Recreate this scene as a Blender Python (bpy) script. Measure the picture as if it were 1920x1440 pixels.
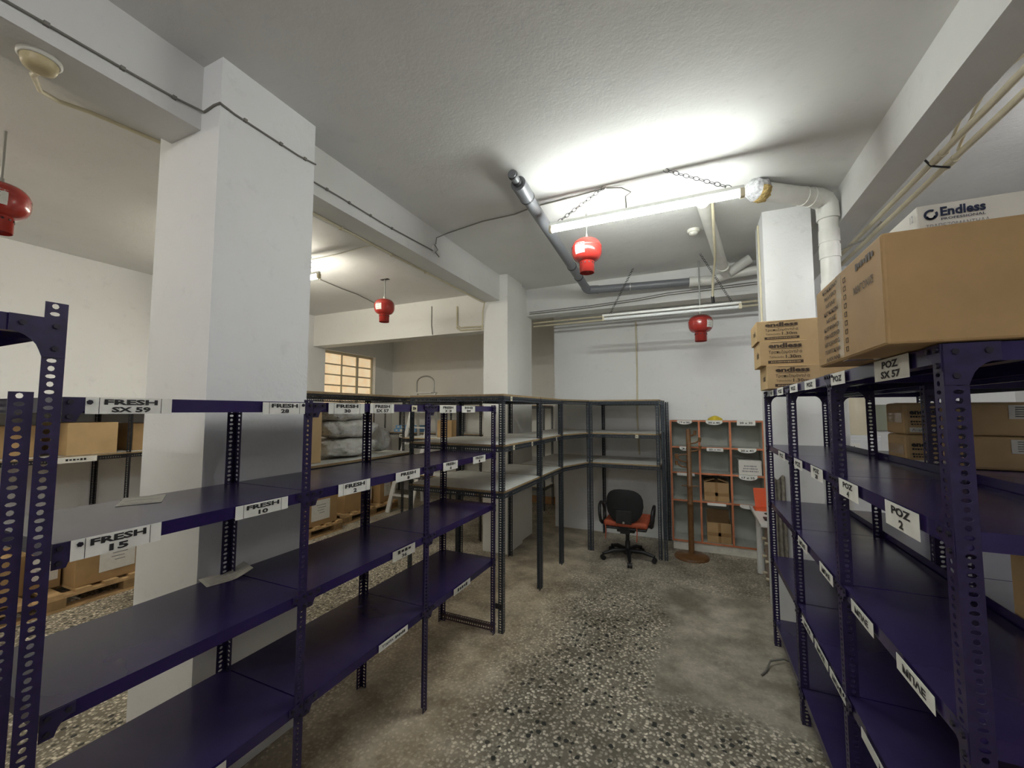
import bpy, bmesh, math, random
from mathutils import Vector, Matrix
random.seed(7)
R = math.radians
for o in list(bpy.data.objects): bpy.data.objects.remove(o)
S = bpy.context.scene
COL = S.collection

# ------------------------------------------------------------------ camera
FPX, PITCH, YAW, EYE = 760.0, R(3.8), R(24.05), 1.70
cam_d = bpy.data.cameras.new('camera')
cam_d.sensor_fit = 'HORIZONTAL'; cam_d.sensor_width = 36.0
cam_d.lens = 36.0 * FPX / 1920.0
cam_d.clip_start = 0.02; cam_d.clip_end = 60
cam = bpy.data.objects.new('camera', cam_d); COL.objects.link(cam)
cam.location = (0, 0, EYE)
cam.rotation_euler = (R(90) + PITCH, 0, YAW)
S.camera = cam

# ------------------------------------------------------------------ world, exposure
W = bpy.data.worlds.new('world'); S.world = W
W.use_nodes = True
W.node_tree.nodes['Background'].inputs[0].default_value = (0.75, 0.85, 1.0, 1)
W.node_tree.nodes['Background'].inputs[1].default_value = 0.0
S.view_settings.view_transform = 'Standard'
S.view_settings.look = 'None'
S.view_settings.gamma = 1.0
S.view_settings.use_curve_mapping = False
S.view_settings.exposure = 1.4
TUBE = 40.0            # every lit tube in the place gives the same light

# ------------------------------------------------------------------ materials
def new_mat(name):
    m = bpy.data.materials.new(name); m.use_nodes = True
    nt = m.node_tree
    return m, nt, nt.nodes['Principled BSDF']
def N(nt, typ, **kw):
    n = nt.nodes.new(typ)
    for k, v in kw.items(): setattr(n, k, v)
    return n
def L(nt, a, b): nt.links.new(a, b)
def ramp(nt, fac, stops):
    r = N(nt, 'ShaderNodeValToRGB'); cr = r.color_ramp
    while len(cr.elements) < len(stops): cr.elements.new(0.5)
    for e, (p, c) in zip(cr.elements, stops):
        e.position = p; e.color = (c[0], c[1], c[2], 1) if len(c) > 2 else (c[0],)*3 + (1,)
    L(nt, fac, r.inputs[0]); return r.outputs[0]
def mixc(nt, fac, a, b):
    m = N(nt, 'ShaderNodeMix', data_type='RGBA')
    for s, v in ((m.inputs[0], fac), (m.inputs[6], a), (m.inputs[7], b)):
        if isinstance(v, (int, float)): s.default_value = v
        elif isinstance(v, tuple): s.default_value = (v[0], v[1], v[2], 1)
        else: L(nt, v, s)
    return m.outputs[2]
def noise(nt, vec, scale, detail=4, rough=0.55):
    n = N(nt, 'ShaderNodeTexNoise'); n.inputs['Scale'].default_value = scale
    n.inputs['Detail'].default_value = detail; n.inputs['Roughness'].default_value = rough
    if vec is not None: L(nt, vec, n.inputs['Vector'])
    return n.outputs[0]
def worldpos(nt): return N(nt, 'ShaderNodeNewGeometry').outputs['Position']
def bump(nt, b, h, strength, dist=0.01):
    n = N(nt, 'ShaderNodeBump'); n.inputs['Strength'].default_value = strength
    n.inputs['Distance'].default_value = dist
    L(nt, h, n.inputs['Height']); L(nt, n.outputs[0], b.inputs['Normal'])

M = {}
def plain(name, col, rough=0.5, metal=0.0, var=0.0, scale=20.0, spec=None, bmp=0.0, coat=0.0):
    m, nt, b = new_mat(name)
    b.inputs['Roughness'].default_value = rough; b.inputs['Metallic'].default_value = metal
    if spec is not None: b.inputs['Specular IOR Level'].default_value = spec
    if coat: b.inputs['Coat Weight'].default_value = coat; b.inputs['Coat Roughness'].default_value = 0.15
    if var:
        f = noise(nt, worldpos(nt), scale)
        c = ramp(nt, f, [(0.3, tuple(x*(1-var) for x in col)), (0.7, tuple(min(1, x*(1+var)) for x in col))])
        L(nt, c, b.inputs['Base Color'])
        if bmp: bump(nt, b, f, bmp)
    else: b.inputs['Base Color'].default_value = (*col, 1)
    M[name] = m; return m

def plaster(name, col, dirt=0.10):
    m, nt, b = new_mat(name); p = worldpos(nt)
    f1 = noise(nt, p, 1.3, 5); f2 = noise(nt, p, 9, 6, 0.7); f3 = noise(nt, p, 60, 3)
    c = ramp(nt, f1, [(0.3, tuple(x*(1-dirt) for x in col)), (0.7, col)])
    spots = ramp(nt, f2, [(0.25, (0.82,)*3), (0.42, (1,)*3)])
    mm = N(nt, 'ShaderNodeMix', data_type='RGBA', blend_type='MULTIPLY'); mm.inputs[0].default_value = 0.5
    L(nt, c, mm.inputs[6]); L(nt, spots, mm.inputs[7]); L(nt, mm.outputs[2], b.inputs['Base Color'])
    b.inputs['Roughness'].default_value = 0.75
    ad = N(nt, 'ShaderNodeMath', operation='MULTIPLY_ADD'); ad.inputs[1].default_value = 0.25
    L(nt, f3, ad.inputs[0]); L(nt, f2, ad.inputs[2])
    bump(nt, b, ad.outputs[0], 0.25, 0.012)
    M[name] = m
plaster('wall_white', (0.85, 0.85, 0.84), 0.05)
plaster('wall_lit_warm', (0.84, 0.83, 0.79), 0.06)  # white plaster with a slight warm lamp tint put into its colour
plaster('ceil_white', (0.74, 0.735, 0.71), 0.10)

def terrazzo():
    m, nt, b = new_mat('terrazzo'); p = worldpos(nt)
    wob = N(nt, 'ShaderNodeVectorMath', operation='ADD')
    nz = N(nt, 'ShaderNodeTexNoise'); nz.inputs['Scale'].default_value = 40
    L(nt, p, nz.inputs['Vector'])
    sc = N(nt, 'ShaderNodeVectorMath', operation='SCALE'); sc.inputs[3].default_value = 0.022
    L(nt, nz.outputs['Color'], sc.inputs[0]); L(nt, p, wob.inputs[0]); L(nt, sc.outputs[0], wob.inputs[1])
    def vor(scale):
        v = N(nt, 'ShaderNodeTexVoronoi'); v.inputs['Scale'].default_value = scale
        L(nt, wob.outputs[0], v.inputs['Vector']); return v
    v1 = vor(50)      # pale small chips
    v2 = vor(27)      # scattered dark chips
    chip = ramp(nt, v1.outputs['Color'], [(0.0, (0.12, 0.105, 0.08)), (0.35, (0.36, 0.33, 0.26)), (0.65, (0.60, 0.56, 0.48)), (1.0, (0.82, 0.78, 0.69))])
    e1 = ramp(nt, v1.outputs['Distance'], [(0.34, (1,)*3), (0.56, (0,)*3)])
    cement = mixc(nt, e1, (0.17, 0.15, 0.115), chip)
    sel = N(nt, 'ShaderNodeSeparateColor'); L(nt, v2.outputs['Color'], sel.inputs[0])
    s1 = ramp(nt, sel.outputs[0], [(0.69, (0,)*3), (0.71, (1,)*3)])
    s2 = ramp(nt, v2.outputs['Distance'], [(0.33, (1,)*3), (0.42, (0,)*3)])
    dk = N(nt, 'ShaderNodeMath', operation='MULTIPLY'); L(nt, s1, dk.inputs[0]); L(nt, s2, dk.inputs[1])
    c = mixc(nt, dk.outputs[0], cement, (0.020, 0.021, 0.017))
    # worn strip with the chips showing, cement film either side of it
    sep = N(nt, 'ShaderNodeSeparateXYZ'); L(nt, p, sep.inputs[0])
    big = noise(nt, p, 1.6, 8, 0.68)
    def band(x0, x1, soft, amt, out, s=0.9):   # 1 inside [x0,x1] with a wobbling edge
        a = N(nt, 'ShaderNodeMath', operation='MULTIPLY_ADD'); a.inputs[1].default_value = s; a.inputs[2].default_value = -0.5*s
        L(nt, big, a.inputs[0])
        xx = N(nt, 'ShaderNodeMath', operation='ADD'); L(nt, out, xx.inputs[0]); L(nt, a.outputs[0], xx.inputs[1])
        lo = N(nt, 'ShaderNodeMapRange'); lo.inputs[1].default_value = x0-soft; lo.inputs[2].default_value = x0+soft
        hi = N(nt, 'ShaderNodeMapRange'); hi.inputs[1].default_value = x1-soft; hi.inputs[2].default_value = x1+soft
        L(nt, xx.outputs[0], lo.inputs[0]); L(nt, xx.outputs[0], hi.inputs[0])
        sb = N(nt, 'ShaderNodeMath', operation='SUBTRACT'); L(nt, lo.outputs[0], sb.inputs[0]); L(nt, hi.outputs[0], sb.inputs[1])
        ml = N(nt, 'ShaderNodeMath', operation='MULTIPLY'); ml.inputs[1].default_value = amt; L(nt, sb.outputs[0], ml.inputs[0])
        return ml.outputs[0]
    film_n = noise(nt, p, 3.5, 7, 0.65)
    filmc = ramp(nt, film_n, [(0.28, (0.13, 0.115, 0.09)), (0.5, (0.30, 0.275, 0.225)), (0.74, (0.50, 0.47, 0.41))])
    warm = ramp(nt, film_n, [(0.25, (0.17, 0.12, 0.075)), (0.5, (0.42, 0.35, 0.255)), (0.75, (0.62, 0.55, 0.44))])
    fL = band(-2.15, -1.12, 0.22, 0.74, sep.outputs[0])
    c = mixc(nt, fL, c, warm)
    fR = band(-0.28, 0.9, 0.06, 1.0, sep.outputs[0], 0.5)
    fRy = band(2.62, 4.35, 0.10, 0.90, sep.outputs[1], 0.7)
    rr = N(nt, 'ShaderNodeMath', operation='MULTIPLY'); L(nt, fR, rr.inputs[0]); L(nt, fRy, rr.inputs[1])
    c = mixc(nt, rr.outputs[0], c, filmc)
    fB = band(4.1, 6.4, 0.5, 0.55, sep.outputs[1])
    c = mixc(nt, fB, c, filmc)
    blot = ramp(nt, noise(nt, p, 2.1, 5, 0.6), [(0.36, (0.36, 0.32, 0.26)), (0.56, (1, 0.97, 0.93))])
    mm = N(nt, 'ShaderNodeMix', data_type='RGBA', blend_type='MULTIPLY'); mm.inputs[0].default_value = 0.65
    L(nt, c, mm.inputs[6]); L(nt, blot, mm.inputs[7])
    hs = N(nt, 'ShaderNodeHueSaturation'); hs.inputs['Value'].default_value = 1.38; L(nt, mm.outputs[2], hs.inputs['Color']); L(nt, hs.outputs[0], b.inputs['Base Color'])
    rg = ramp(nt, film_n, [(0.2, (0.38,)*3), (0.7, (0.62,)*3)]); L(nt, rg, b.inputs['Roughness'])
    bump(nt, b, film_n, 0.15, 0.01)
    M['terrazzo'] = m
terrazzo()

def rack_paint(name, col, dust, rough, dustcol=(0.30, 0.28, 0.27)):
    m, nt, b = new_mat(name); p = worldpos(nt)
    g = N(nt, 'ShaderNodeNewGeometry'); sp = N(nt, 'ShaderNodeSeparateXYZ'); L(nt, g.outputs['Normal'], sp.inputs[0])
    upf = N(nt, 'ShaderNodeMapRange'); upf.inputs[1].default_value = 0.7; upf.inputs[2].default_value = 1.0
    L(nt, sp.outputs[2], upf.inputs[0])
    mp = N(nt, 'ShaderNodeMapping'); mp.inputs['Scale'].default_value = (1.2, 3, 1.2); L(nt, p, mp.inputs[0])
    f = noise(nt, mp.outputs[0], 1.6, 3, 0.5)
    d = ramp(nt, f, [(0.15, (dust*.35,)*3), (0.85, (dust,)*3)])
    ml = N(nt, 'ShaderNodeMath', operation='MULTIPLY'); L(nt, d, ml.inputs[0]); L(nt, upf.outputs[0], ml.inputs[1])
    f2 = noise(nt, p, 6, 3)
    base = ramp(nt, f2, [(0.3, tuple(x*0.9 for x in col)), (0.72, tuple(x*1.08 for x in col))])
    c = mixc(nt, ml.outputs[0], base, dustcol); L(nt, c, b.inputs['Base Color'])
    rr = ramp(nt, f, [(0.2, (rough,)*3), (0.8, (rough+0.06,)*3)]); L(nt, rr, b.inputs['Roughness'])
    M[name] = m
rack_paint('purple', (0.021, 0.011, 0.078), 0.075, 0.20)
rack_paint('dark_rail', (0.012, 0.011, 0.014), 0.10, 0.4)
plain('post_navy', (0.018, 0.010, 0.056), 0.38, 0.0, 0.25, 40)
plain('post_black', (0.010, 0.010, 0.013), 0.45, 0.0, 0.2, 40)
plain('post_slate', (0.036, 0.045, 0.056), 0.42, 0.2, 0.2, 40)
plain('galv', (0.45, 0.45, 0.43), 0.35, 0.8)
plain('bolt_steel', (0.030, 0.026, 0.040), 0.4, 0.5)
plain('rust_rail', (0.060, 0.035, 0.040), 0.6, 0.2, 0.35, 60)
plain('card', (0.40, 0.255, 0.115), 0.75, 0, 0.10, 6)
plain('card_dark', (0.26, 0.145, 0.052), 0.75, 0, 0.10, 6)
plain('card_pale', (0.52, 0.36, 0.18), 0.75, 0, 0.08, 6)
plain('card_white', (0.70, 0.68, 0.62), 0.7, 0, 0.05, 5)
plain('card_inside', (0.16, 0.095, 0.045), 0.85, 0, 0.1, 8)
plain('tape_brown', (0.30, 0.175, 0.075), 0.25)
plain('tape_clear', (0.52, 0.38, 0.22), 0.12, coat=0.6)
plain('ink_black', (0.015, 0.014, 0.016), 0.6)
plain('ink_brown', (0.055, 0.032, 0.016), 0.6)
plain('ink_navy', (0.012, 0.022, 0.06), 0.5)
plain('ink_grey', (0.20, 0.20, 0.21), 0.6)
plain('paper', (0.80, 0.79, 0.74), 0.45, 0, 0.05, 30)
plain('paper_dirty', (0.62, 0.60, 0.54), 0.5, 0, 0.12, 40)
plain('paper_cream', (0.72, 0.66, 0.50), 0.5)
plain('board_white', (0.70, 0.71, 0.68), 0.38, 0, 0.10, 4)
plain('board_wood', (0.34, 0.235, 0.12), 0.6, 0, 0.2, 30)
plain('pine', (0.52, 0.345, 0.17), 0.7, 0, 0.22, 12)
plain('pine_dark', (0.30, 0.19, 0.085), 0.75, 0, 0.22, 12)
plain('coat_wood', (0.18, 0.085, 0.030), 0.4, 0, 0.2, 25)
plain('red_paint', (0.42, 0.034, 0.026), 0.22, coat=0.5)
plain('vent_shade_red', (0.05, 0.004, 0.003), 0.6)  # dark colour standing in for the shade inside the vent holes
plain('pvc_grey', (0.17, 0.175, 0.19), 0.38)
plain('pvc_dark', (0.03, 0.03, 0.033), 0.5)
plain('pvc_white', (0.72, 0.71, 0.66), 0.4, 0, 0.06, 10)
plain('conduit_cream', (0.62, 0.56, 0.40), 0.45, 0, 0.08, 10)
plain('cable_white', (0.55, 0.53, 0.46), 0.55)
plain('cable_grey', (0.20, 0.19, 0.165), 0.6)
plain('cable_black', (0.012, 0.012, 0.012), 0.5)
plain('foam', (0.50, 0.36, 0.14), 0.9, 0, 0.5, 60, bmp=0.8)
plain('cement', (0.46, 0.46, 0.47), 0.9, 0, 0.3, 45, bmp=0.8)
plain('lamp_body', (0.80, 0.80, 0.76), 0.4)
plain('lamp_cream', (0.66, 0.60, 0.44), 0.5)
plain('tube_off', (0.82, 0.84, 0.84), 0.2)
plain('chain', (0.10, 0.10, 0.10), 0.4, 0.7)
plain('plastic_black', (0.012, 0.012, 0.013), 0.45)
plain('fabric_black', (0.010, 0.010, 0.011), 0.85)
plain('fabric_orange', (0.42, 0.085, 0.035), 0.7, 0, 0.15, 30)
plain('chrome', (0.6, 0.6, 0.6), 0.2, 1.0)
plain('orange_edge', (0.55, 0.185, 0.085), 0.5, 0, 0.12, 20)
plain('cell_grey', (0.46, 0.47, 0.42), 0.55, 0, 0.08, 8)
plain('kick_white', (0.68, 0.66, 0.58), 0.6, 0, 0.1, 20)
plain('orange_plastic', (0.62, 0.085, 0.02), 0.4)
plain('desk_white', (0.74, 0.73, 0.69), 0.4)
plain('desk_beige', (0.42, 0.33, 0.27), 0.55)
plain('knob_cream', (0.76, 0.68, 0.50), 0.4)
plain('cloth_grey', (0.30, 0.27, 0.22), 0.9, 0, 0.3, 25)
plain('yellow', (0.68, 0.52, 0.03), 0.5)
plain('blue_box', (0.20, 0.42, 0.72), 0.5)
plain('green_cloth', (0.012, 0.070, 0.050), 0.8)
plain('alu', (0.82, 0.82, 0.80), 0.35, 0.25)
plain('window_frame', (0.72, 0.64, 0.46), 0.5)
plain('detector', (0.56, 0.47, 0.27), 0.45)
plain('detector_white', (0.72, 0.70, 0.62), 0.45)
plain('skirting', (0.45, 0.24, 0.09), 0.5, 0, 0.2, 20)
plain('notice', (0.28, 0.29, 0.22), 0.5)
plain('appliance', (0.74, 0.75, 0.76), 0.35)
def emit(name, col, s):
    m, nt, b = new_mat(name)
    b.inputs['Base Color'].default_value = (*col, 1)
    b.inputs['Emission Color'].default_value = (*col, 1); b.inputs['Emission Strength'].default_value = s
    M[name] = m
emit('tube_aisle', (0.95, 1.0, 0.96), TUBE)
emit('tube_left', (1.0, 0.95, 0.82), TUBE)
emit('tube_right', (0.96, 0.97, 1.0), TUBE)
def pane_mat():
    m, nt, b = new_mat('pane_amber')
    f = noise(nt, worldpos(nt), 6, 4)
    c = ramp(nt, f, [(0.3, (0.95, 0.68, 0.38)), (0.7, (1.0, 0.82, 0.56))])
    L(nt, c, b.inputs['Base Color']); L(nt, c, b.inputs['Emission Color']); b.inputs['Emission Strength'].default_value = 0.22
    b.inputs['Roughness'].default_value = 0.3
    M['pane_amber'] = m
pane_mat()
def sack_mat():
    m, nt, b = new_mat('sack')
    f = noise(nt, worldpos(nt), 14, 6, 0.65)
    c = ramp(nt, f, [(0.3, (0.62, 0.58, 0.49)), (0.7, (0.92, 0.91, 0.88))])
    L(nt, c, b.inputs['Base Color']); b.inputs['Roughness'].default_value = 0.25
    b.inputs['Coat Weight'].default_value = 0.7; b.inputs['Coat Roughness'].default_value = 0.1
    bump(nt, b, f, 0.9, 0.03); M['sack'] = m
sack_mat()

# ------------------------------------------------------------------ mesh helpers
WPOS = {}
class MB:
    def __init__(s): s.v = []; s.f = []; s.m = []; s.sm = []
    def add(s, vs, fs, mi=0, smooth=False):
        o = len(s.v); s.v += [tuple(v) for v in vs]
        for f in fs: s.f.append([i+o for i in f]); s.m.append(mi); s.sm.append(smooth)
        return s
    def box(s, x0, x1, y0, y1, z0, z1, mi=0):
        if x0 > x1: x0, x1 = x1, x0
        if y0 > y1: y0, y1 = y1, y0
        if z0 > z1: z0, z1 = z1, z0
        vs = [(x, y, z) for z in (z0, z1) for y in (y0, y1) for x in (x0, x1)]
        return s.add(vs, [(0,2,3,1),(4,5,7,6),(0,1,5,4),(2,6,7,3),(0,4,6,2),(1,3,7,5)], mi)
    def obox(s, c, half, mat3, mi=0):
        vs = []
        for z in (-1, 1):
            for y in (-1, 1):
                for x in (-1, 1): vs.append(Vector(c) + mat3 @ Vector((x*half[0], y*half[1], z*half[2])))
        return s.add(vs, [(0,2,3,1),(4,5,7,6),(0,1,5,4),(2,6,7,3),(0,4,6,2),(1,3,7,5)], mi)
    def bar(s, a, b, w, h, mi=0, up=(0,0,1)):
        a = Vector(a); b = Vector(b); d = (b-a); l = d.length; d.normalize()
        side = d.cross(Vector(up))
        if side.length < 1e-4: side = d.cross(Vector((1,0,0)))
        side.normalize(); u = side.cross(d)
        m3 = Matrix((d, side, u)).transposed()
        return s.obox((a+b)/2, (l/2, w/2, h/2), m3, mi)
    def tube(s, pts, r, n=8, mi=0, caps=True, closed=False):
        pts = [Vector(p) for p in pts]; k = len(pts)
        rs = r if isinstance(r, (list, tuple)) else [r]*k
        rings = []; prev = None
        for i in range(k):
            if closed: d = pts[(i+1) % k] - pts[i-1]
            else: d = pts[min(i+1, k-1)] - pts[max(i-1, 0)]
            d.normalize()
            if prev is None:
                u = d.orthogonal().normalized()
            else:
                u = prev - d*prev.dot(d)
                u = u.normalized() if u.length > 1e-6 else d.orthogonal().normalized()
            prev = u; w = d.cross(u)
            rings.append([pts[i] + (u*math.cos(2*math.pi*j/n) + w*math.sin(2*math.pi*j/n))*rs[i] for j in range(n)])
        vs = [p for r_ in rings for p in r_]; fs = []
        for i in range(k if closed else k-1):
            a = i*n; b = ((i+1) % k)*n
            for j in range(n): fs.append((a+j, a+(j+1) % n, b+(j+1) % n, b+j))
        s.add(vs, fs, mi, True)
        if caps and not closed:
            s.add(rings[0], [tuple(range(n))[::-1]], mi); s.add(rings[-1], [tuple(range(n))], mi)
        return s
    def lathe(s, prof, n=20, c=(0,0,0), mi=0, cap=True):
        vs = []; fs = []
        for (r, z) in prof:
            for j in range(n):
                a = 2*math.pi*j/n; vs.append((c[0]+r*math.cos(a), c[1]+r*math.sin(a), c[2]+z))
        for i in range(len(prof)-1):
            for j in range(n): fs.append((i*n+j, i*n+(j+1) % n, (i+1)*n+(j+1) % n, (i+1)*n+j))
        s.add(vs, fs, mi, True)
        if cap:
            k = (len(prof)-1)*n
            s.add(vs[:n], [tuple(range(n))[::-1]], mi); s.add(vs[k:], [tuple(range(n))], mi)
        return s
    def prism(s, poly, origin, ux, uy, thick, mi=0):
        o = Vector(origin); ux = Vector(ux); uy = Vector(uy); nz = ux.cross(uy).normalized()*thick
        n = len(poly); a = [o+ux*p[0]+uy*p[1] for p in poly]; b = [p+nz for p in a]
        fs = [tuple(range(n))[::-1], tuple(range(n, 2*n))] + [(i, (i+1) % n, n+(i+1) % n, n+i) for i in range(n)]
        return s.add(a+b, fs, mi)
    def bevelbox(s, x0, x1, y0, y1, z0, z1, bv, mi=0, seg=2):
        bm = bmesh.new(); bmesh.ops.create_cube(bm, size=1)
        for v in bm.verts: v.co = Vector((x0+(v.co.x+.5)*(x1-x0), y0+(v.co.y+.5)*(y1-y0), z0+(v.co.z+.5)*(z1-z0)))
        bmesh.ops.bevel(bm, geom=bm.edges[:], offset=bv, segments=seg, affect='EDGES', profile=0.5)
        bm.verts.index_update()
        s.add([v.co.copy() for v in bm.verts], [[v.index for v in f.verts] for f in bm.faces], mi); bm.free(); return s
    def xf(s, mat, start=0):
        s.v[start:] = [tuple(mat @ Vector(v)) for v in s.v[start:]]; return s
    def mesh(s, name, mats, origin):
        me = bpy.data.meshes.new(name)
        o = Vector(origin)
        me.from_pydata([Vector(v)-o for v in s.v], [], s.f)
        for m in mats: me.materials.append(M[m])
        me.polygons.foreach_set('material_index', s.m); me.polygons.foreach_set('use_smooth', s.sm)
        me.validate(); me.update()
        return me
    def build(s, name, mats, parent=None, origin=None):
        if isinstance(mats, str): mats = [mats]
        if origin is None:
            xs, ys, zs = zip(*s.v); origin = ((min(xs)+max(xs))/2, (min(ys)+max(ys))/2, min(zs))
        me = s.mesh(name, mats, origin)
        return link(name, me, origin, parent)
def link(name, data, wpos, parent=None, rz=0.0):
    ob = bpy.data.objects.new(name, data); COL.objects.link(ob)
    w = Vector(wpos)
    if parent is not None:
        ob.parent = parent; ob.location = w - WPOS[parent.name]
    else: ob.location = w
    if rz: ob.rotation_euler = (0, 0, rz)
    WPOS[ob.name] = w; return ob
def tag(o, label, cat, group=None):
    o['label'] = label; o['category'] = cat
    if group: o['group'] = group
    return o
def thing(name, loc, label, cat, group=None):
    return tag(link(name, None, loc), label, cat, group)
def struct(o): o['kind'] = 'structure'; return o
def copy_tree(src, wpos, label=None, parent=None):
    c = src.copy(); COL.objects.link(c); 
    if parent is None: c.location = wpos; WPOS[c.name] = Vector(wpos)
    else:
        c.parent = parent; WPOS[c.name] = WPOS[parent.name] + c.location
    if label: c['label'] = label
    for ch in src.children: copy_tree(ch, None, None, c)
    return c

TXT = {}
def text2d(s, bold=0.0):
    k = (s, bold)
    if k not in TXT:
        cu = bpy.data.curves.new('t', 'FONT'); cu.body = s; cu.size = 1; cu.offset = bold; cu.resolution_u = 2
        ob = bpy.data.objects.new('t', cu); COL.objects.link(ob)
        me = ob.to_mesh()
        vs = [(v.co.x, v.co.y) for v in me.vertices]; fs = [list(p.vertices) for p in me.polygons]
        ob.to_mesh_clear(); bpy.data.objects.remove(ob); bpy.data.curves.remove(cu)
        if not vs: vs = [(0, 0)]
        x0 = min(v[0] for v in vs); x1 = max(v[0] for v in vs); y0 = min(v[1] for v in vs); y1 = max(v[1] for v in vs)
        TXT[k] = (vs, fs, x0, x1, y0, y1)
    return TXT[k]
def put_text(mb, s, c, ux, uy, w, h, mi=0, bold=0.0, lift=0.0008):
    """fit the string s into a w x h rectangle centred on c in the plane ux, uy"""
    if s[0] == '#':          # print too small to read in the photograph: a row of ink marks
        n = len(s); u_ = Vector(ux)
        for i in range(n):
            hh = h*(1, .7, .85, .6, 1)[i % 5]
            put_rect(mb, Vector(c) + u_*w*((i+.5)/n-.5), ux, uy, w/n*.72, hh, mi, .0003, lift)
        return
    vs, fs, x0, x1, y0, y1 = text2d(s, bold)
    ux = Vector(ux); uy = Vector(uy); nz = ux.cross(uy).normalized(); c = Vector(c)
    sx = w/max(1e-6, x1-x0); sy = h/max(1e-6, y1-y0)
    mb.add([c + ux*((v[0]-(x0+x1)/2)*sx) + uy*((v[1]-(y0+y1)/2)*sy) + nz*lift for v in vs], fs, mi)
def put_rect(mb, c, ux, uy, w, h, mi=0, t=0.0008, base=0.0):
    ux = Vector(ux); uy = Vector(uy); nz = ux.cross(uy).normalized(); c = Vector(c) + nz*base
    m3 = Matrix((ux, uy, nz)).transposed()
    mb.obox(c + nz*t/2, (w/2, h/2, t/2), m3, mi)

# pixel of the photograph -> point on a known plane of the room
_fw = Vector((-math.sin(YAW)*math.cos(PITCH), math.cos(YAW)*math.cos(PITCH), math.sin(PITCH)))
_rt = Vector((math.cos(YAW), math.sin(YAW), 0)); _up = _rt.cross(_fw); _C = Vector((0, 0, EYE))
def ray(x, y): return _fw*FPX + _rt*(x-960) + _up*(720-y)
def onz(x, y, z=0.0): d = ray(x, y); return _C + d*((z-EYE)/d.z)
def onx(x, y, X): d = ray(x, y); return _C + d*(X/d.x)
def ony(x, y, Y): d = ray(x, y); return _C + d*(Y/d.y)

# ------------------------------------------------------------------ the room
CZ = 3.40
XW, XE, YN, YS = -6.15, 3.0, 7.2, -3.0
struct(MB().box(XW-.2, XE+.2, YS-.2, YN+.2, -0.15, 0).build('floor', 'terrazzo'))
struct(MB().box(XW-.2, XE+.2, YS-.2, YN+.2, CZ, CZ+.15).build('ceiling', 'ceil_white'))
# left wall with its window opening
wy0, wy1, wz0, wz1 = 5.36, 6.65, 1.35, 2.835
wl = MB()
wl.box(XW-.2, XW, YS, wy0, 0, CZ).box(XW-.2, XW, wy1, YN, 0, CZ).box(XW-.2, XW, wy0, wy1, 0, wz0).box(XW-.2, XW, wy0, wy1, wz1, CZ)
struct(wl.build('wall_left', 'wall_white'))
struct(MB().box(XW, -1.6, YN, YN+.2, 0, CZ).build('wall_far', 'wall_lit_warm'))
bw = MB().box(-1.91, XE, 5.86, 6.06, 0, CZ).box(-1.91, -1.75, 6.06, YN+.2, 0, CZ)
struct(bw.build('wall_back', 'wall_white'))
struct(MB().box(XE, XE+.2, YS, 6.06, 0, CZ).build('wall_right', 'wall_white'))
struct(MB().box(XW-.2, XE+.2, YS-.2, YS, 0, CZ).build('wall_front', 'wall_white'))
# skirting board on the far wall
struct(MB().box(-4.0, -1.92, 7.17, 7.2, 0, 0.13).build('baseboard_far', 'skirting'))
# piers and beams
struct(MB().box(-2.525, -2.02, 1.115, 1.64, 0, CZ).build('pillar_left', 'wall_white'))
struct(MB().box(-2.39, -2.06, 4.48, 4.95, 0, CZ).box(-2.36, -2.10, 4.95, 5.40, 0, CZ).build('pillar_back', 'wall_lit_warm'))
struct(MB().box(0.582, 0.925, 3.95, 4.35, 0, CZ).build('pillar_right', 'wall_white'))
struct(MB().box(-2.42, -2.17, YS, 1.115, 3.075, CZ).box(-2.42, -2.17, 1.64, 4.48, 3.075, CZ).build('beam_left', 'ceil_white'))
struct(MB().box(1.055, 1.247, YS, 5.86, 3.13, CZ).build('beam_right', 'ceil_white'))
struct(MB().box(XW, -2.36, 5.10, 5.34, 2.85, CZ).build('beam_far_left', 'wall_lit_warm'))
struct(MB().box(-2.10, 1.055, 5.20, 5.42, 3.02, CZ).build('beam_far_right', 'ceil_white'))

# window in the left wall
win = MB()
fx = XW-.10
win.box(fx-.02, fx+.03, wy0, wy1, wz1-.05, wz1).box(fx-.02, fx+.03, wy0, wy1, wz0, wz0+.05)
win.box(fx-.02, fx+.03, wy0, wy0+.05, wz0+.05, wz1-.05).box(fx-.02, fx+.03, wy1-.05, wy1, wz0+.05, wz1-.05)
w1 = struct(win.build('window_1', 'window_frame'))
ys = [wy0+.05, wy0+.46, wy0+.86, wy1-.05]
zs = [wz0+.05 + i*(wz1-wz0-.10)/7 for i in range(8)]
for i, y in enumerate(ys[1:3]):
    t = .015 if i == 0 else .03
    MB().box(fx-.01, fx+.025, y-t, y+t, wz0+.05, wz1-.05).build('mullion', 'window_frame', w1)
for i in range(3):
    a = ys[i] + (0 if i == 0 else (.015 if i == 1 else .03)); b_ = ys[i+1] - (0 if i == 2 else (.015 if i == 0 else .03))
    for j in range(7):
        if j: MB().box(fx-.008, fx+.02, a, b_, zs[j]-.014, zs[j]+.014).build('glazing_bar', 'window_frame', w1)
        MB().box(fx-.004, fx+.004, a, b_, zs[j]+(.014 if j else 0), zs[j+1]-(.014 if j < 6 else 0)).build('pane', 'pane_amber', w1)
for (y, z) in ((wy0+.055, wz1-.80), (wy0+.86, wz1-.80)):
    MB().box(fx+.025, fx+.055, y-.008, y+.03, z-.012, z+.012).build('window_catch', 'galv', w1)

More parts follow.
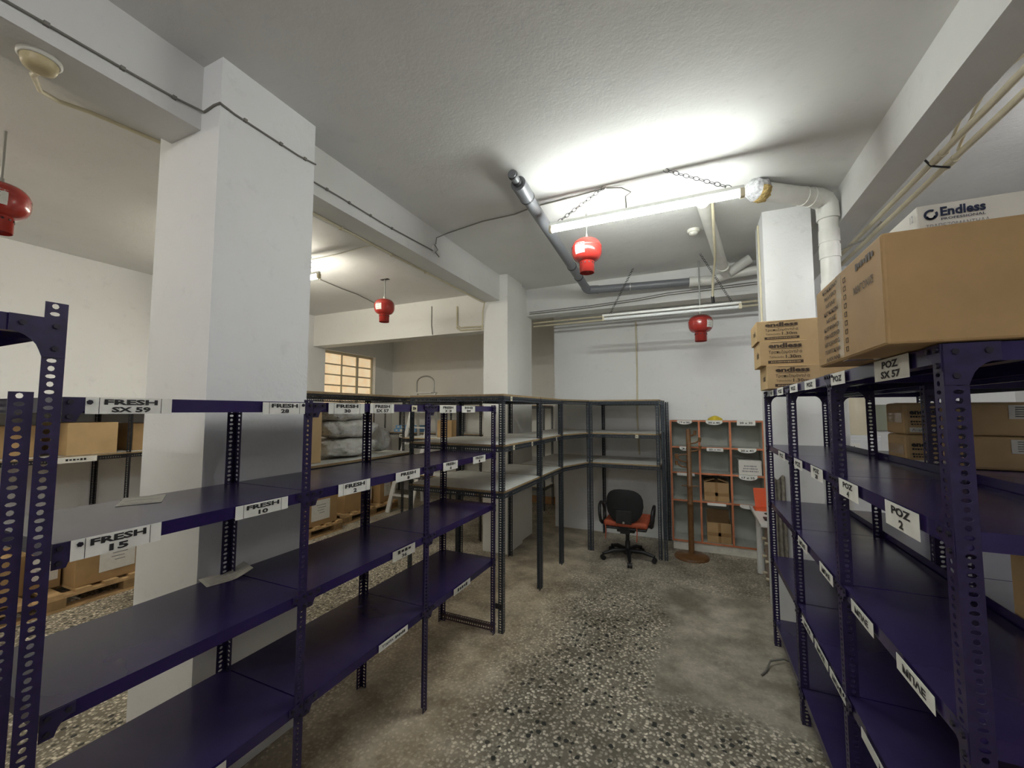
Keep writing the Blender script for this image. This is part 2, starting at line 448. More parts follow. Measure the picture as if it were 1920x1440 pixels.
# ------------------------------------------------------------------ perforated angle stock
ANG = {}
def angle_mesh(length, mat, fl=0.04, pitch=0.019, seg=8, lip=0.0):
    """slotted angle: corner at the origin, flanges along +x and +y, length along +z"""
    k = (round(length, 3), mat, fl, pitch, seg)
    if k in ANG: return ANG[k]
    mb = MB(); t = 0.0022; n = max(1, int(length/pitch)); ph = length/n
    for axis in (0, 1):
        for i in range(n):
            z0 = i*ph; zc = z0+ph/2; oval = i % 2
            rx, rz = (fl*.235, ph*.27) if oval else (fl*.165, ph*.35)
            cx = fl*0.56
            ring = [(cx+rx*math.cos(2*math.pi*j/seg), zc+rz*math.sin(2*math.pi*j/seg)) for j in range(seg)]
            out = []
            for j in range(seg):
                a = 2*math.pi*j/seg; ca, sa = math.cos(a), math.sin(a); q = max(abs(ca), abs(sa))
                ox, oz = ca/q, sa/q
                out.append(((cx + ox*(fl-cx)) if ox > 0 else cx + ox*cx, zc + oz*ph/2))
            P = lambda p, d: ((p[0], d, p[1]) if axis == 0 else (d, p[0], p[1]))
            vs = [P(p, 0) for p in ring] + [P(p, 0) for p in out] + [P(p, t) for p in ring] + [P(p, t) for p in out]
            fs = []
            for j in range(seg):
                q = (j+1) % seg
                fs.append((j, q, seg+q, seg+j)); fs.append((2*seg+j, 3*seg+j, 3*seg+q, 2*seg+q)); fs.append((j, 2*seg+j, 2*seg+q, q))
            mb.add(vs, fs)
        # outer edge strip
        P = (lambda x, d, z: (x, d, z)) if axis == 0 else (lambda x, d, z: (d, x, z))
        mb.add([P(fl, 0, 0), P(fl, t, 0), P(fl, t, length), P(fl, 0, length)], [(0, 1, 2, 3)])
    ANG[k] = mb.mesh('slotted_angle', [mat], (0, 0, 0)); return ANG[k]
def post(parent, x, y, h, rot, mat, name='post', z=0.0, **kw):
    return link(name, angle_mesh(h, mat, **kw), (x, y, z), parent, R(rot))
def hrail(parent, a, b, mat, name='rail', flip=False, fl=0.04, drop=True):
    """horizontal slotted angle from a to b: one flange hangs down, the other runs inward (left of a->b)"""
    a = Vector(a); b = Vector(b); d = b-a; me = angle_mesh(d.length, mat, fl=fl)
    ob = link(name, me, a, parent)
    zax = d.normalized(); xax = Vector((0, 0, -1)); yax = zax.cross(xax)
    ob.rotation_euler = Matrix((xax, yax, zax)).transposed().to_euler()
    return ob
TRAY = {}
def tray(parent, x0, x1, y0, y1, z, mat, lip=0.040, name='shelf'):
    k = (round(x1-x0, 3), round(y1-y0, 3), mat, lip)
    if k not in TRAY:
        mb = MB(); w, d = x1-x0, y1-y0; t = .0016
        mb.box(0, w, 0, d, -t, 0)
        for (a, b_, c, e) in ((0, t, 0, d), (w-t, w, 0, d), (t, w-t, 0, t), (t, w-t, d-t, d)): mb.box(a, b_, c, e, -lip, -t)
        for (a, b_, c, e) in ((t, .014, t, d-t), (w-.014, w-t, t, d-t)): mb.box(a, b_, c, e, -lip, -lip+t)
        for f in (.35, .65): mb.box(w*f-.02, w*f+.02, .02, d-.02, -.018, -t)
        TRAY[k] = mb.mesh('shelf_tray', [mat], (0, 0, 0))
    return link(name, TRAY[k], (x0, y0, z), parent)
GUS = {}
def gusset(parent, c, uy, uz, n, mat, s=0.085, t=0.002, strip=0.0):
    """triangular corner plate with a rounded inner edge and its bolts; uy runs along the rail, uz down the post"""
    mb = MB(); pts = [(0, 0), (s, 0), (s, s*.42)]
    for i in range(1, 6):
        a = i/6*math.pi/2
        pts.append((s*.45 + s*.55*(1-math.sin(a)), s*.42 + s*.58*(1-math.cos(a))))
    pts += [(s*.42, s), (0, s)]
    mb.prism(pts, Vector(c)+Vector(n)*.0005, uy, uz, t if Vector(uy).cross(Vector(uz)).dot(Vector(n)) > 0 else -t)
    g = mb.build('gusset', mat, parent)
    for (a, b_) in ((.2, .2), (.78, .2), (.2, .78)):
        p = Vector(c)+Vector(uy)*s*a+Vector(uz)*s*b_+Vector(n)*(t+.0005)
        k = MB().tube([p, p+Vector(n)*.005], .0065, 6); k.build('bolt', 'bolt_steel', g)
    return g
def shelf_label(parent, c, ux, uy, w, h, lines, paper='paper', ink='ink_black', frame=False, lh=None, tw=.62):
    """a card taped on the lip of a shelf, lettering printed on it"""
    mb = MB(); put_rect(mb, c, ux, uy, w, h, 0, .0012)
    c = Vector(c); ux_ = Vector(ux); uy_ = Vector(uy)
    n = len(lines)
    for i, s in enumerate(lines):
        if not s: continue
        hh = lh or h*(.34 if n > 1 else .50)
        yy = (h*.22 if i == 0 else -h*.24) if n > 1 else 0
        ww = min(w*tw, hh*1.15*len(s)) if n > 1 and i else min(w*tw, hh*1.6*len(s))
        if ' ####' in s:
            put_text(mb, s.split()[0], c + uy_*yy - ux_*ww*.27, ux, uy, ww*.46, hh, 1, .04, .0022); put_text(mb, '######', c + uy_*yy + ux_*ww*.27, ux, uy, ww*.46, hh, 1, 0, .0022); continue
        put_text(mb, s, c + uy_*yy, ux, uy, ww, hh, 1, .04, .0022)
    if frame:
        for q in (-.36, .36): put_rect(mb, c + ux_*w*q, ux, uy, .0012, h*.96, 1, .0004, .0012)
    return mb.build('label', [paper, ink], parent)

# ------------------------------------------------------------------ purple rack left of the aisle
FX, RX = -1.433, -1.925
YB = [0.465, 1.195, 2.02, 2.895]
ZL = [1.735, 1.375, 0.977, 0.563]
rk = thing('shelving_rack', (FX-.25, 1.67, 0), 'purple metal shelving rack with FRESH labels, standing against the white pillar', 'shelving')
for i, y in enumerate(YB):
    if i == 0: continue
    post(rk, FX, y, 1.745, 180 if i else 90, 'post_navy')           # front posts
    post(rk, RX, y, 1.745, 270 if i else 0, 'post_navy')
def mkshelf(parent, x0, x1, y0, y1, z, mat='purple'): return tray(parent, x0, x1, y0, y1, z, mat)
LS = {}
for bi in range(3):
    for zi, z in enumerate(ZL):
        LS[bi, zi] = mkshelf(rk, RX+.003, FX-.003, YB[bi]+.003, YB[bi+1]-.003, z)
for i, y in enumerate(YB):
    for zi in (0, 1, 2, 3):
        if i < 3: gusset(rk, (FX, y+.001, ZL[zi]), (0, 1, 0), (0, 0, -1), (1, 0, 0), 'post_navy', .062)
        if i > 0: gusset(rk, (FX, y-.001, ZL[zi]), (0, -1, 0), (0, 0, -1), (1, 0, 0), 'post_navy', .062)
def lab_left(bi, zi, x0, x1, lines, hang=0.0, h=.044, **kw):
    z = ZL[zi]; ym = onx(x0, 900, FX).y, onx(x1, 900, FX).y
    c = (FX+.003, (ym[0]+ym[1])/2, z-.021-hang)
    shelf_label(LS[bi, zi], c, (0, 1, 0), (0, 0, 1), ym[1]-ym[0], h, lines, **kw)
lab_left(0, 0, 149, 313, ['FRESH', 'SX 59'], frame=True)
lab_left(0, 0, 486, 566, ['FRESH', '28'], .004, frame=True)
lab_left(1, 0, 611, 679, ['FRESH', '30'], .003, .047, frame=True)
lab_left(1, 0, 690, 735, ['FRESH', 'SX 57'], .002, .047, frame=True)
lab_left(1, 0, 769, 779, ['##'], 0, .035, paper='paper_cream')
lab_left(2, 0, 822, 853, ['FRESH', 'X 18'], .003, .048)
lab_left(2, 0, 864, 889, ['######', '###'], .003, .045)
lab_left(0, 1, 140, 306, ['FRESH', '15'], .004, .052, frame=True)
lab_left(0, 1, 443, 540, ['FRESH', '10'], .003, .046, frame=True)
lab_left(1, 1, 634, 693, ['FRESH', '2'], .004, .052, frame=True)
lab_left(1, 1, 741, 786, ['FRESH', '8'], .004, .050)
lab_left(2, 1, 830, 857, ['FRESH', '6'], .004, .052)
lab_left(2, 1, 886, 909, ['FRESH', '1'], .004, .050)
lab_left(1, 2, 738, 779, ['####', '36'], .008, .052, paper='paper_dirty')
lab_left(1, 3, 716, 768, ['ΤΣΑΝΤΑ ####'], .002, .034, tw=.8, lh=.014)
lab_left(2, 3, 852, 882, ['#####'], .004, .040, paper='paper_dirty')
lab_left(0, 3, 411, 446, [''], .004, .040, paper='paper_dirty')
# loose low cross rail at the end of the rack, bolted to the grey shelving
hrail(rk, (-1.93, 2.886, 0.055), (-1.44, 2.886, 0.055), 'rust_rail', 'foot_rail')
MB().box(-1.43, -1.375, 2.890, 2.8945, .185, .225).build('tie_plate', 'post_black', rk)

# taller rack end beside it, nearest the camera on the left
nk = thing('shelving_rack', (FX-.25, -.1, 0), 'taller purple metal shelving rack with a rounded gusset at its top corner', 'shelving')
for (x, r1, r2) in ((FX+.012, 180, 90), (RX-.02, 270, 0)):
    post(nk, x, .461, 1.965, r1, 'post_navy'); post(nk, x, -.6, 1.965, r2, 'post_navy')
    post(nk, x-(.008 if x > -1.6 else -.008), .416, 1.745, r1, 'post_navy')
mkshelf(nk, RX-.017, FX+.009, -.597, .457, 1.925)
for z in (1.50, 1.145, .62, .16): mkshelf(nk, RX-.017, FX+.009, -.597, .374, z)
gusset(nk, (FX+.012, .460, 1.925), (0, -1, 0), (0, 0, -1), (1, 0, 0), 'post_navy', .095)
gusset(nk, (RX-.018, .460, 1.925), (0, -1, 0), (0, 0, -1), (1, 0, 0), 'post_navy', .095)

# ------------------------------------------------------------------ purple rack right of the aisle
GX, HX = 0.495, 0.885
YR = [1.175, 1.965, 2.76, 3.57]
ZR = [1.845, 1.450, 1.043, 0.640, 0.192]
rr = thing('shelving_rack', (.69, 2.37, 0), 'purple metal shelving rack with POZ labels and cartons on its top shelf', 'shelving')
for i, y in enumerate(YR):
    post(rr, GX, y, 1.845, 0, 'post_navy'); post(rr, HX, y, 1.845, 90, 'post_navy')
RS = {}
for bi in range(3):
    for zi, z in enumerate(ZR):
        RS[bi, zi] = mkshelf(rr, GX+.004, HX-.004, YR[bi]+.004, YR[bi+1]-.002, z)
for i, y in enumerate(YR):
    for zi in range(5):
        if i < 3: gusset(rr, (GX, y+.001, ZR[zi]), (0, 1, 0), (0, 0, -1), (-1, 0, 0), 'post_navy', .06)
        if i > 0: gusset(rr, (GX, y-.001, ZR[zi]), (0, -1, 0), (0, 0, -1), (-1, 0, 0), 'post_navy', .06)
        if zi == 0:
            gusset(rr, (GX+.001, y, ZR[0]), (1, 0, 0), (0, 0, -1), (0, -1, 0), 'post_navy', .09)
            gusset(rr, (HX-.001, y, ZR[0]), (-1, 0, 0), (0, 0, -1), (0, -1, 0), 'post_navy', .09)
for zi in (1, 2): MB().box(HX+.003, HX+.006, YR[0]+.05, YR[3]-.05, ZR[zi]-.03, ZR[zi]+.032).build('back_rail', 'purple', rr)
def lab_right(bi, zi, x0, x1, lines, hang=0.0, h=.044, **kw):
    ym = onx(x0, 900, GX).y, onx(x1, 900, GX).y
    c = (GX-.003, (ym[0]+ym[1])/2, ZR[zi]-.021-hang)
    shelf_label(RS[bi, zi], c, (0, -1, 0), (0, 0, 1), abs(ym[1]-ym[0]), h, lines, **kw)
lab_right(0, 0, 1655, 1722, ['POZ', 'SX 57'], .010, .060)
lab_right(0, 0, 1570, 1597, ['POZ'], .004, .045)
lab_right(1, 0, 1519, 1540, ['POZ'], .004, .042)
lab_right(1, 0, 1490, 1505, ['POZ'], .004, .042)
lab_right(2, 0, 1466, 1477, ['POZ'], .004, .045); lab_right(2, 0, 1452, 1458, ['POZ'], .004, .040)
lab_right(2, 1, 1463, 1475, ['POZ'], .004, .045); lab_right(1, 1, 1492, 1507, ['POZ'], .006, .050)
lab_right(1, 1, 1523, 1545, ['POZ', '28'], .006, .055)
lab_right(0, 1, 1575, 1610, ['POZ', '4'], .008, .060); lab_right(0, 1, 1660, 1722, ['POZ', '2'], .012, .066)
lab_right(1, 2, 1493, 1509, ['ΜΠΛΕ'], .004, .045); lab_right(1, 2, 1531, 1554, ['ΜΠΛΕ'], .004, .042)
lab_right(0, 2, 1586, 1624, ['ΜΠΛΕ'], .004, .042); lab_right(0, 2, 1664, 1729, ['ΜΠΛΕ'], .004, .042)
for a, b_ in ((1494, 1512), (1515, 1537), (1540, 1566)): lab_right(1, 3, a, b_, ['ΜΠΛΕ'], .002, .038)
lab_right(0, 3, 1592, 1690, ['ΜΠΛΕ'], .004, .034, tw=.5)

# ------------------------------------------------------------------ grey slotted-angle shelving with wooden boards
def board(parent, poly, z, th=.016):
    mb = MB(); n = len(poly)
    mb.prism(poly, (0, 0, z-th), (1, 0, 0), (0, 1, 0), th)
    for i in range(len(mb.m)): mb.m[i] = 1
    mb.m[1] = 0
    return mb.build('shelf_board', ['board_white', 'board_wood'], parent)
AX, ZG = -1.372, [1.835, 1.432, 1.070]
def slot_bay(parent, x0, x1, y0, y1, zs, mat, h, posts='abcd', brd=True, foot=None):
    if 'a' in posts: post(parent, x0, y0, h, 0, mat)
    if 'b' in posts: post(parent, x1, y0, h, 90, mat)
    if 'c' in posts: post(parent, x1, y1, h, 180, mat)
    if 'd' in posts: post(parent, x0, y1, h, 270, mat)
    for z in zs:
        zt = z-.017
        hrail(parent, (x0, y0-.003, zt), (x1, y0-.003, zt), mat); hrail(parent, (x1+.003, y0, zt), (x1+.003, y1, zt), mat)
        hrail(parent, (x1, y1+.003, zt), (x0, y1+.003, zt), mat); hrail(parent, (x0-.003, y1, zt), (x0-.003, y0, zt), mat)
        if brd: board(parent, [(x0, y0), (x1, y0), (x1, y1), (x0, y1)], z)
    if foot: hrail(parent, (x0, y0-.003, foot), (x0, y1, foot), mat)
def tagcard(parent, c, ux, s='30'):
    mb = MB(); put_rect(mb, c, ux, (0, 0, 1), .035, .038, 0, .001); put_text(mb, '##', c, ux, (0, 0, 1), .02, .014, 1, .01, .0016)
    mb.build('label', ['paper_cream', 'ink_grey'], parent)
ga = thing('slotted_angle_shelving', (-1.8, 3.3, 0), 'slate grey slotted-angle shelving with white boards, between the purple rack and the back pillar', 'shelving')
slot_bay(ga, -2.28, AX, 2.903, 3.757, ZG, 'post_slate', 1.82, 'abcd')
slot_bay(ga, -2.02, AX, 3.775, 4.455, ZG, 'post_slate', 1.82, 'bcd')
for (y, zi) in ((3.05, 0), (3.10, 1), (3.52, 1), (4.25, 1)): tagcard(ga, (AX+.006, y, ZG[zi]-.035), (0, 1, 0))
gc = thing('slotted_angle_shelving', (-1.0, 5.3, 0), 'slate grey slotted-angle corner shelving against the back wall, office chair under it', 'shelving')
slot_bay(gc, -1.19, -.365, 5.03, 5.82, ZG, 'post_slate', 1.82, 'abcd')
post(gc, -1.185, 5.026, 1.82, 90, 'post_slate'); post(gc, -.345, 5.03, 1.82, 0, 'post_slate')
post(gc, -.345, 5.82, 1.82, 270, 'post_slate'); post(gc, -1.15, 5.82, 1.82, 180, 'post_slate')
post(gc, -1.372, 4.475, 1.82, 90, 'post_slate')
for z in ZG:      # slanting corner bay that joins the two runs
    hrail(gc, (-1.368, 4.475, z-.017), (-1.20, 5.02, z-.017), 'post_slate')
    board(gc, [(-1.90, 4.50), (-1.38, 4.48), (-1.20, 5.03), (-1.20, 5.80), (-1.90, 5.80)], z)
tagcard(gc, (-.62, 5.02, ZG[1]-.035), (1, 0, 0), '21')
# dark run behind the purple rack
gd = thing('slotted_angle_shelving', (-2.75, 2.4, 0), 'black slotted-angle shelving holding clear plastic sacks, behind the purple FRESH rack', 'shelving')
slot_bay(gd, -3.05, -2.46, 1.70, 3.20, [1.84, 1.312], 'post_black', 1.83, 'abcd')
ge = thing('slotted_angle_shelving', (-3.0, 4.5, 0), 'black slotted-angle shelving standing left of the back pillar', 'shelving')
slot_bay(ge, -3.45, -2.58, 4.24, 4.80, [1.84, 1.36, .9], 'post_black', 1.84, 'abcd')
MB().box(-2.62, -2.585, 4.22, 4.235, 0, 1.83).build('post', 'post_black', ge)
# rack along the left wall
gl = thing('slotted_angle_shelving', (-5.78, 3.2, 0), 'long dark slotted-angle shelving along the left wall above the pallets', 'shelving')
yy = [.92, 2.30, 3.20, 4.53, 5.87]
for i in range(4):
    slot_bay(gl, -6.135, -5.42, yy[i], yy[i+1], [1.755, 1.272], 'post_black', 1.75, 'abcd' if i == 0 else 'cd')
mb = MB(); put_rect(mb, (-5.414, 1.88, 1.235), (0, 1, 0), (0, 0, 1), .30, .055, 0, .001); put_text(mb, '######', (-5.414, 1.88, 1.235), (0, 1, 0), (0, 0, 1), .15, .02, 1, .02, .002)
mb.build('label', ['paper', 'ink_black'], gl)
# far rack with blue boxes
gf = thing('slotted_angle_shelving', (-4.1, 6.85, 0), 'grey slotted-angle shelving against the far wall with blue boxes on it', 'shelving')
slot_bay(gf, -4.25, -3.3, 6.62, 7.12, [1.80, 1.27, .85, .40], 'post_slate', 1.80, 'abcd')
slot_bay(gf, -3.27, -2.35, 6.62, 7.12, [1.80, 1.27, .85, .40], 'post_slate', 1.80, 'bcd')
slot_bay(gf, -5.85, -4.28, 6.62, 7.12, [1.80, 1.27, .85, .40], 'post_slate', 1.80, 'ad')
for x in (-5.35, -4.85, -3.95, -3.55, -3.0):
    mb = MB(); put_rect(mb, (x, 6.612, 1.20), (1, 0, 0), (0, 0, 1), .20, .07, 0, .001); put_text(mb, '#####', (x, 6.612, 1.20), (1, 0, 0), (0, 0, 1), .14, .03, 1, .02, .002)
    mb.build('label', ['paper', 'ink_black'], gf)

# ------------------------------------------------------------------ cartons
def carton(name, x0, x1, y0, y1, z0, z1, label, group=None, mat='card', tape='top', open_=False, bv=.004, cat='carton'):
    t = thing(name, ((x0+x1)/2, (y0+y1)/2, z0), label, cat, group)
    if open_:
        mb = MB(); w = .006
        mb.box(x0, x1, y0, y1, z0, z0+w, 0)
        mb.box(x0, x1, y0, y0+w, z0+w, z1, 0).box(x0, x1, y1-w, y1, z0+w, z1, 0).box(x0, x0+w, y0+w, y1-w, z0+w, z1, 0).box(x1-w, x1, y0+w, y1-w, z0+w, z1, 0)
        mb.build('body', mat, t)
    else:
        MB().bevelbox(x0, x1, y0, y1, z0, z1, bv).build('body', mat, t)
        if tape == 'top': MB().box(x0+.01, x1-.01, (y0+y1)/2-.025, (y0+y1)/2+.025, z1-.0004, z1+.0012).build('tape', 'tape_brown', t)
    return t
LEFTF = dict(ux=(0, -1, 0), uy=(0, 0, 1)); FRONT = dict(ux=(1, 0, 0), uy=(0, 0, 1)); RIGHTF = dict(ux=(0, 1, 0), uy=(0, 0, 1))
def printed(parent, items, mats, name='print', **ax):
    """items: (string or None, centre, w, h, material index, bold)"""
    mb = MB()
    for (s, c, w, h, mi, bo) in items:
        if s is None: put_rect(mb, c, ax['ux'], ax['uy'], w, h, mi, .0006)
        else: put_text(mb, s, c, ax['ux'], ax['uy'], w, h, mi, bo, .0012)
    return mb.build(name, mats, parent)

# big carton overhanging the top shelf of the right rack
z0 = ZR[0]+.003
bx0, by0, by1, bz1 = .402, 1.165, 1.70, 2.105
big = carton('carton', bx0, 1.02, by0, by1, z0, bz1, 'large worn brown carton overhanging the top shelf, printed list down its side', None, 'card', None, bv=.006)
def LF(y, z): return (bx0-.0015, y, z)
words = ['ΚΟΚΚΙΝΟ', 'ΜΑΥΡΟ', 'ΜΠΛΕ', 'ΚΟΚΚΙΝ', 'ΜΠΛΕ', 'ΚΙΤΡΙΝΟ', 'ΠΡΑΣΙΝΟ', 'ΜΠΟΡΝΤΩ', 'ΠΟΡΤΟΚΑΛΙ', 'ΛΑΧΑΝΙ']
it = []; tk_ = []
for i, w in enumerate(words):
    it.append((w, LF(by1-.155, bz1-.022-i*.0245), .022*len(w) if len(w) < 7 else .145, .013, 0, .02))
for i in range(9):
    zc = bz1-.035-i*.0245; yc = by1-.285
    for (dy, dz, a, b_) in ((0, .006, .017, .0018), (0, -.006, .017, .0018), (.008, 0, .0018, .013), (-.008, 0, .0018, .013)): tk_.append((None, LF(yc+dy, zc+dz), a, b_, 0, 0))
printed(big, tk_, ['ink_brown'], 'tick_boxes', **LEFTF)
printed(big, [('#######', LF(by0+.10, bz1-.030), .12, .018, 0, .01)], ['ink_brown'], 'heading', **LEFTF)
printed(big, [('ΜΑΓΟΝΙΣ', LF(by0+.115, bz1-.088), .13, .020, 0, .01)], ['ink_brown'], 'heading', **LEFTF)
printed(big, it, ['ink_brown'], 'print', **LEFTF)
MB().box(bx0-.0012, bx0, by0+.262-.022+.04, by0+.262+.022+.04, z0+.01, bz1-.004).build('tape', 'tape_clear', big)
MB().box(bx0-.001, bx0+.0, by0+.006, by1-.006, z0+.006, bz1-.006).build('end_panel', 'card', big)
MB().box(.409, 1.01, by0+.262+.018, by0+.262+.062, z0-.0014, z0).build('tape', 'tape_clear', big)

# white carton standing on it
wz0 = bz1+.001
wc = carton('carton', .60, 1.10, 1.50, 1.86, wz0, wz0+.178, 'white carton with a navy logo, lying on top of the large brown carton', None, 'card_white', None)
def WF(x, z): return (x, 1.498, wz0+z)
it = [('Endless', WF(.694, .152), .092, .026, 0, .035), ('PROFESSIONAL', WF(.694, .131), .090, .007, 0, .01), ('ΤΡΑΠΕΖΟΜΑΝΤΗΛΑ', WF(.681, .112), .130, .014, 1, .0)]
printed(wc, it, ['ink_navy', 'ink_grey'], 'print', **FRONT)
lg = MB()
def disc(mb, c, ux, uy, r0, r1, n, mi, a0=0, a1=360, lift=.001):
    ux = Vector(ux); uy = Vector(uy); nz = ux.cross(uy); c = Vector(c)+nz*lift
    vs = []; fs = []
    for i in range(n+1):
        a = R(a0+(a1-a0)*i/n); d = ux*math.cos(a)+uy*math.sin(a); vs += [c+d*r0, c+d*r1]
    for i in range(n): fs.append((2*i, 2*i+1, 2*i+3, 2*i+2))
    mb.add(vs, fs, mi)
disc(lg, WF(.628, .147), (1,0,0), (0,0,1), .0095, .0155, 20, 0, 60, 390)
disc(lg, WF(.628, .1435), (1,0,0), (0,0,1), .006, .0105, 10, 0, 180, 360)
lg.build('logo', 'ink_navy', wc)
it = [('ΤΡΑΠΕΖΟΜΑΝΤΗΛΑ', (.598, 1.70, wz0+.12), .17, .018, 0, .01), ('12', (.598, 1.525, wz0+.150), .02, .022, 0, .02), ('8', (.598, 1.525, wz0+.112), .010, .014, 0, 0), ('#####', (.598, 1.64, wz0+.08), .07, .012, 0, 0)]
printed(wc, it, ['ink_grey'], 'side_print', **LEFTF)
carton('carton', .53, .875, 1.76, 2.25, z0, z0+.255, 'plain brown carton hidden behind the large overhanging one', None, 'card', 'top')

# three tablecloth cartons at the far end of the top shelf
def cloth_box(x0, y0, za, zb, label):
    x1, y1 = x0+.50, y0+.30
    t = carton('tablecloth_carton', x0, x1, y0, y1, za, zb, label, 'tablecloth cartons stacked at the rack end', 'card_pale', 'top', bv=.003)
    h = zb-za; yf = y0-.0005
    F = lambda x, z: (x0+x, yf, za+z*h)
    it = [('endless', F(.145, .80), .19, .19*h, 0, .045), (None, F(.145, .93), .16, .012*h, 0, 0), (None, F(.145, .67), .16, .012*h, 0, 0), ('Τραπεζομάντιλα', F(.145, .53), .19, .16*h, 0, .012),
          ('Tablecloths', F(.095, .34), .085, .08*h, 0, 0), ('1.30m', F(.19, .35), .085, .14*h, 0, .02), (None, F(.145, .14), .20, .12*h, 0, 0),
          ('################', F(.145, .14), .17, .045*h, 1, .01)]
    printed(t, it, ['ink_brown', 'card_pale'], 'print', **FRONT)
    printed(t, [('110 TEM', F(.40, .86), .10, .11*h, 0, .01), ('110 pcs', F(.43, .73), .05, .05*h, 0, 0)], ['ink_brown'], 'count_print', **FRONT)
    printed(t, [('endless', (x0-.0005, y0+.10, za+.5*h), .10, .3*h, 0, .02)], ['ink_brown'], 'side_print', **LEFTF)
    return t
cloth_box(.462, 3.20, z0, z0+.158, 'tan tablecloth carton resting directly on the rack shelf, lowest of three')
cloth_box(.430, 3.22, z0+.159, z0+.159+.168, 'tan tablecloth carton in the middle of the stack of three')
cloth_box(.416, 3.23, z0+.328, z0+.328+.140, 'tan tablecloth carton on top of the stack of three')

# second rack behind the right one and its cartons
r2 = thing('shelving_rack', (1.12, 2.3, 0), 'purple shelving rack standing back to back with the POZ rack', 'shelving')
for y in (1.10, 2.28, 3.46):
    post(r2, .897, y, 1.84, 0, 'post_navy'); post(r2, 1.36, y, 1.84, 90, 'post_navy')
for z in (1.83, 1.438, 1.036, .62, .19):
    for (a, b_) in ((1.104, 2.278), (2.284, 3.456)): mkshelf(r2, .900, 1.357, a, b_, z)
for y in (2.28, 3.46): gusset(r2, (.898, y, 1.83), (1, 0, 0), (0, 0, -1), (0, -1, 0), 'post_navy', .09)
def white_box(y0, za, label):
    t = carton('napkin_carton', .905, 1.50, y0, y0+.20, za, za+.148, label, 'endless cartons on the second rack', 'card_pale', 'top', bv=.012)
    F = lambda x, z: (.905+x, y0-.0005, za+z)
    it = [('endless', F(.072, .105), .105, .024, 0, .045), ('########', F(.058, .083), .075, .009, 0, .01), ('##########', F(.068, .060), .095, .008, 0, .01), ('######', F(.052, .048), .06, .007, 0, .01),
          (None, F(.080, .022), .125, .022, 2, 0), ('Λευκό White', F(.080, .022), .11, .013, 1, .02)]
    i2 = [(None, F(.395, .105), .09, .060, 2, 0)] + [(None, F(.400, .126-i*.010), .06, .0035, 1, 0) for i in range(5)]
    printed(t, i2, ['ink_black', 'ink_grey', 'card_white'], 'barcode_label', **FRONT)
    printed(t, it, ['ink_black', 'ink_grey', 'card_white'], 'print', **FRONT)
    MB().box(.9035, .9048, y0+.02, y0+.18, za+.055, za+.10).build('tape', 'tape_clear', t)
white_box(2.50, 1.440, 'tan napkin carton under another one on the second rack')
white_box(2.50, 1.590, 'tan napkin carton stacked on its twin on the second rack')
carton('carton', .905, 1.33, 1.16, 1.85, 1.038, 1.385, 'big plain tan carton on a lower shelf of the second rack', None, 'card_pale', None)
carton('carton', .91, 1.33, 1.60, 2.25, .623, .90, 'reddish brown carton low down on the second rack', None, 'card_dark', 'top')
mb = MB(); mb.lathe([(.02, .16), (.10, .14), (.17, .09), (.19, .04), (.17, 0)], 14, (1.12, 2.7, .623))
tag(mb.build('cloth_bundle', 'green_cloth'), 'dark green cloth bundle on the second rack', 'bundle')

# cartons on the left-wall rack, on pallets
def paper_on(parent, c, w, h, axis='R'):
    ux = (0, 1, 0) if axis == 'R' else (1, 0, 0)
    mb = MB(); put_rect(mb, c, ux, (0, 0, 1), w, h, 0, .0015)
    c = Vector(c); u = Vector(ux)
    for i in range(4): put_rect(mb, c + Vector((0, 0, h*(.25-i*.13))) + u*w*.06*(i % 2), ux, (0, 0, 1), w*(.5-.07*i), h*.025, 1, .0004, .0015)
    return mb.build('paper_sheet', ['paper', 'ink_grey'], parent)
for (y0, y1, xf, h, mt, lab) in ((1.32, 1.70, -5.60, .29, 'card', 'brown carton pushed back on the left-wall shelf'), (1.82, 2.19, -5.44, .31, 'card_pale', 'plain tan carton with a clean face on the left-wall shelf'), (2.36, 2.75, -5.55, .29, 'card', 'brown carton beside a post of the left-wall shelf')):
    carton('carton', -6.0, xf, y0, y1, 1.274, 1.274+h, lab, None, mt, 'top')
carton('carton', -6.0, -5.5, 3.6, 4.3, 1.274, 1.58, 'wide brown carton on the left-wall shelf behind the sacks', None, 'card', 'top')
def pallet(x0, y0, label):
    t = thing('pallet', (x0-.4, y0+.6, 0), label, 'pallet', 'wooden pallets by the left wall')
    bd = MB().box(0, .80, 0, .10, 0, .022).mesh('pallet_board', ['pine'], (0, 0, 0))
    ld = MB().box(0, .10, 0, 1.2, 0, .022).mesh('pallet_board', ['pine'], (0, 0, 0))
    bk = MB().box(0, .10, 0, .145, 0, .078).mesh('pallet_block', ['pine_dark'], (0, 0, 0))
    for i in range(7): link('board', bd, (x0-.80, y0+i*.1833, .122), t)
    for i in range(3):
        xx = x0-.10-i*.35
        link('stringer_board', ld, (xx, y0, .10), t); link('bottom_board', ld, (xx, y0, 0), t)
        for j in range(3): link('block', bk, (xx, y0+j*.5275, .022), t)
    return t
pallet(-4.95, 1.05, 'wooden pallet with cartons of papers, nearest the white pillar')
pallet(-4.66, 3.25, 'wooden pallet with cartons of papers, below the plastic sacks')
pallet(-4.80, 4.62, 'wooden pallet with cartons of papers, beside the stepladder')
z1 = .145
def pcarton(x1, y0, y1, d, h, lab, papers=()):
    t = carton('carton', x1-d, x1, y0, y1, z1, z1+h, lab, None, 'card', 'top')
    for (y, w, hh) in papers: paper_on(t, (x1+.001, y, z1+h*.55), w, hh)
    return t
pcarton(-5.02, 1.09, 1.46, .5, .36, 'carton at the near end of the first pallet', [(1.22, .12, .22)])
pcarton(-5.20, 1.50, 1.76, .45, .33, 'set-back carton with a paper sheet on the first pallet', [(1.64, .20, .22)])
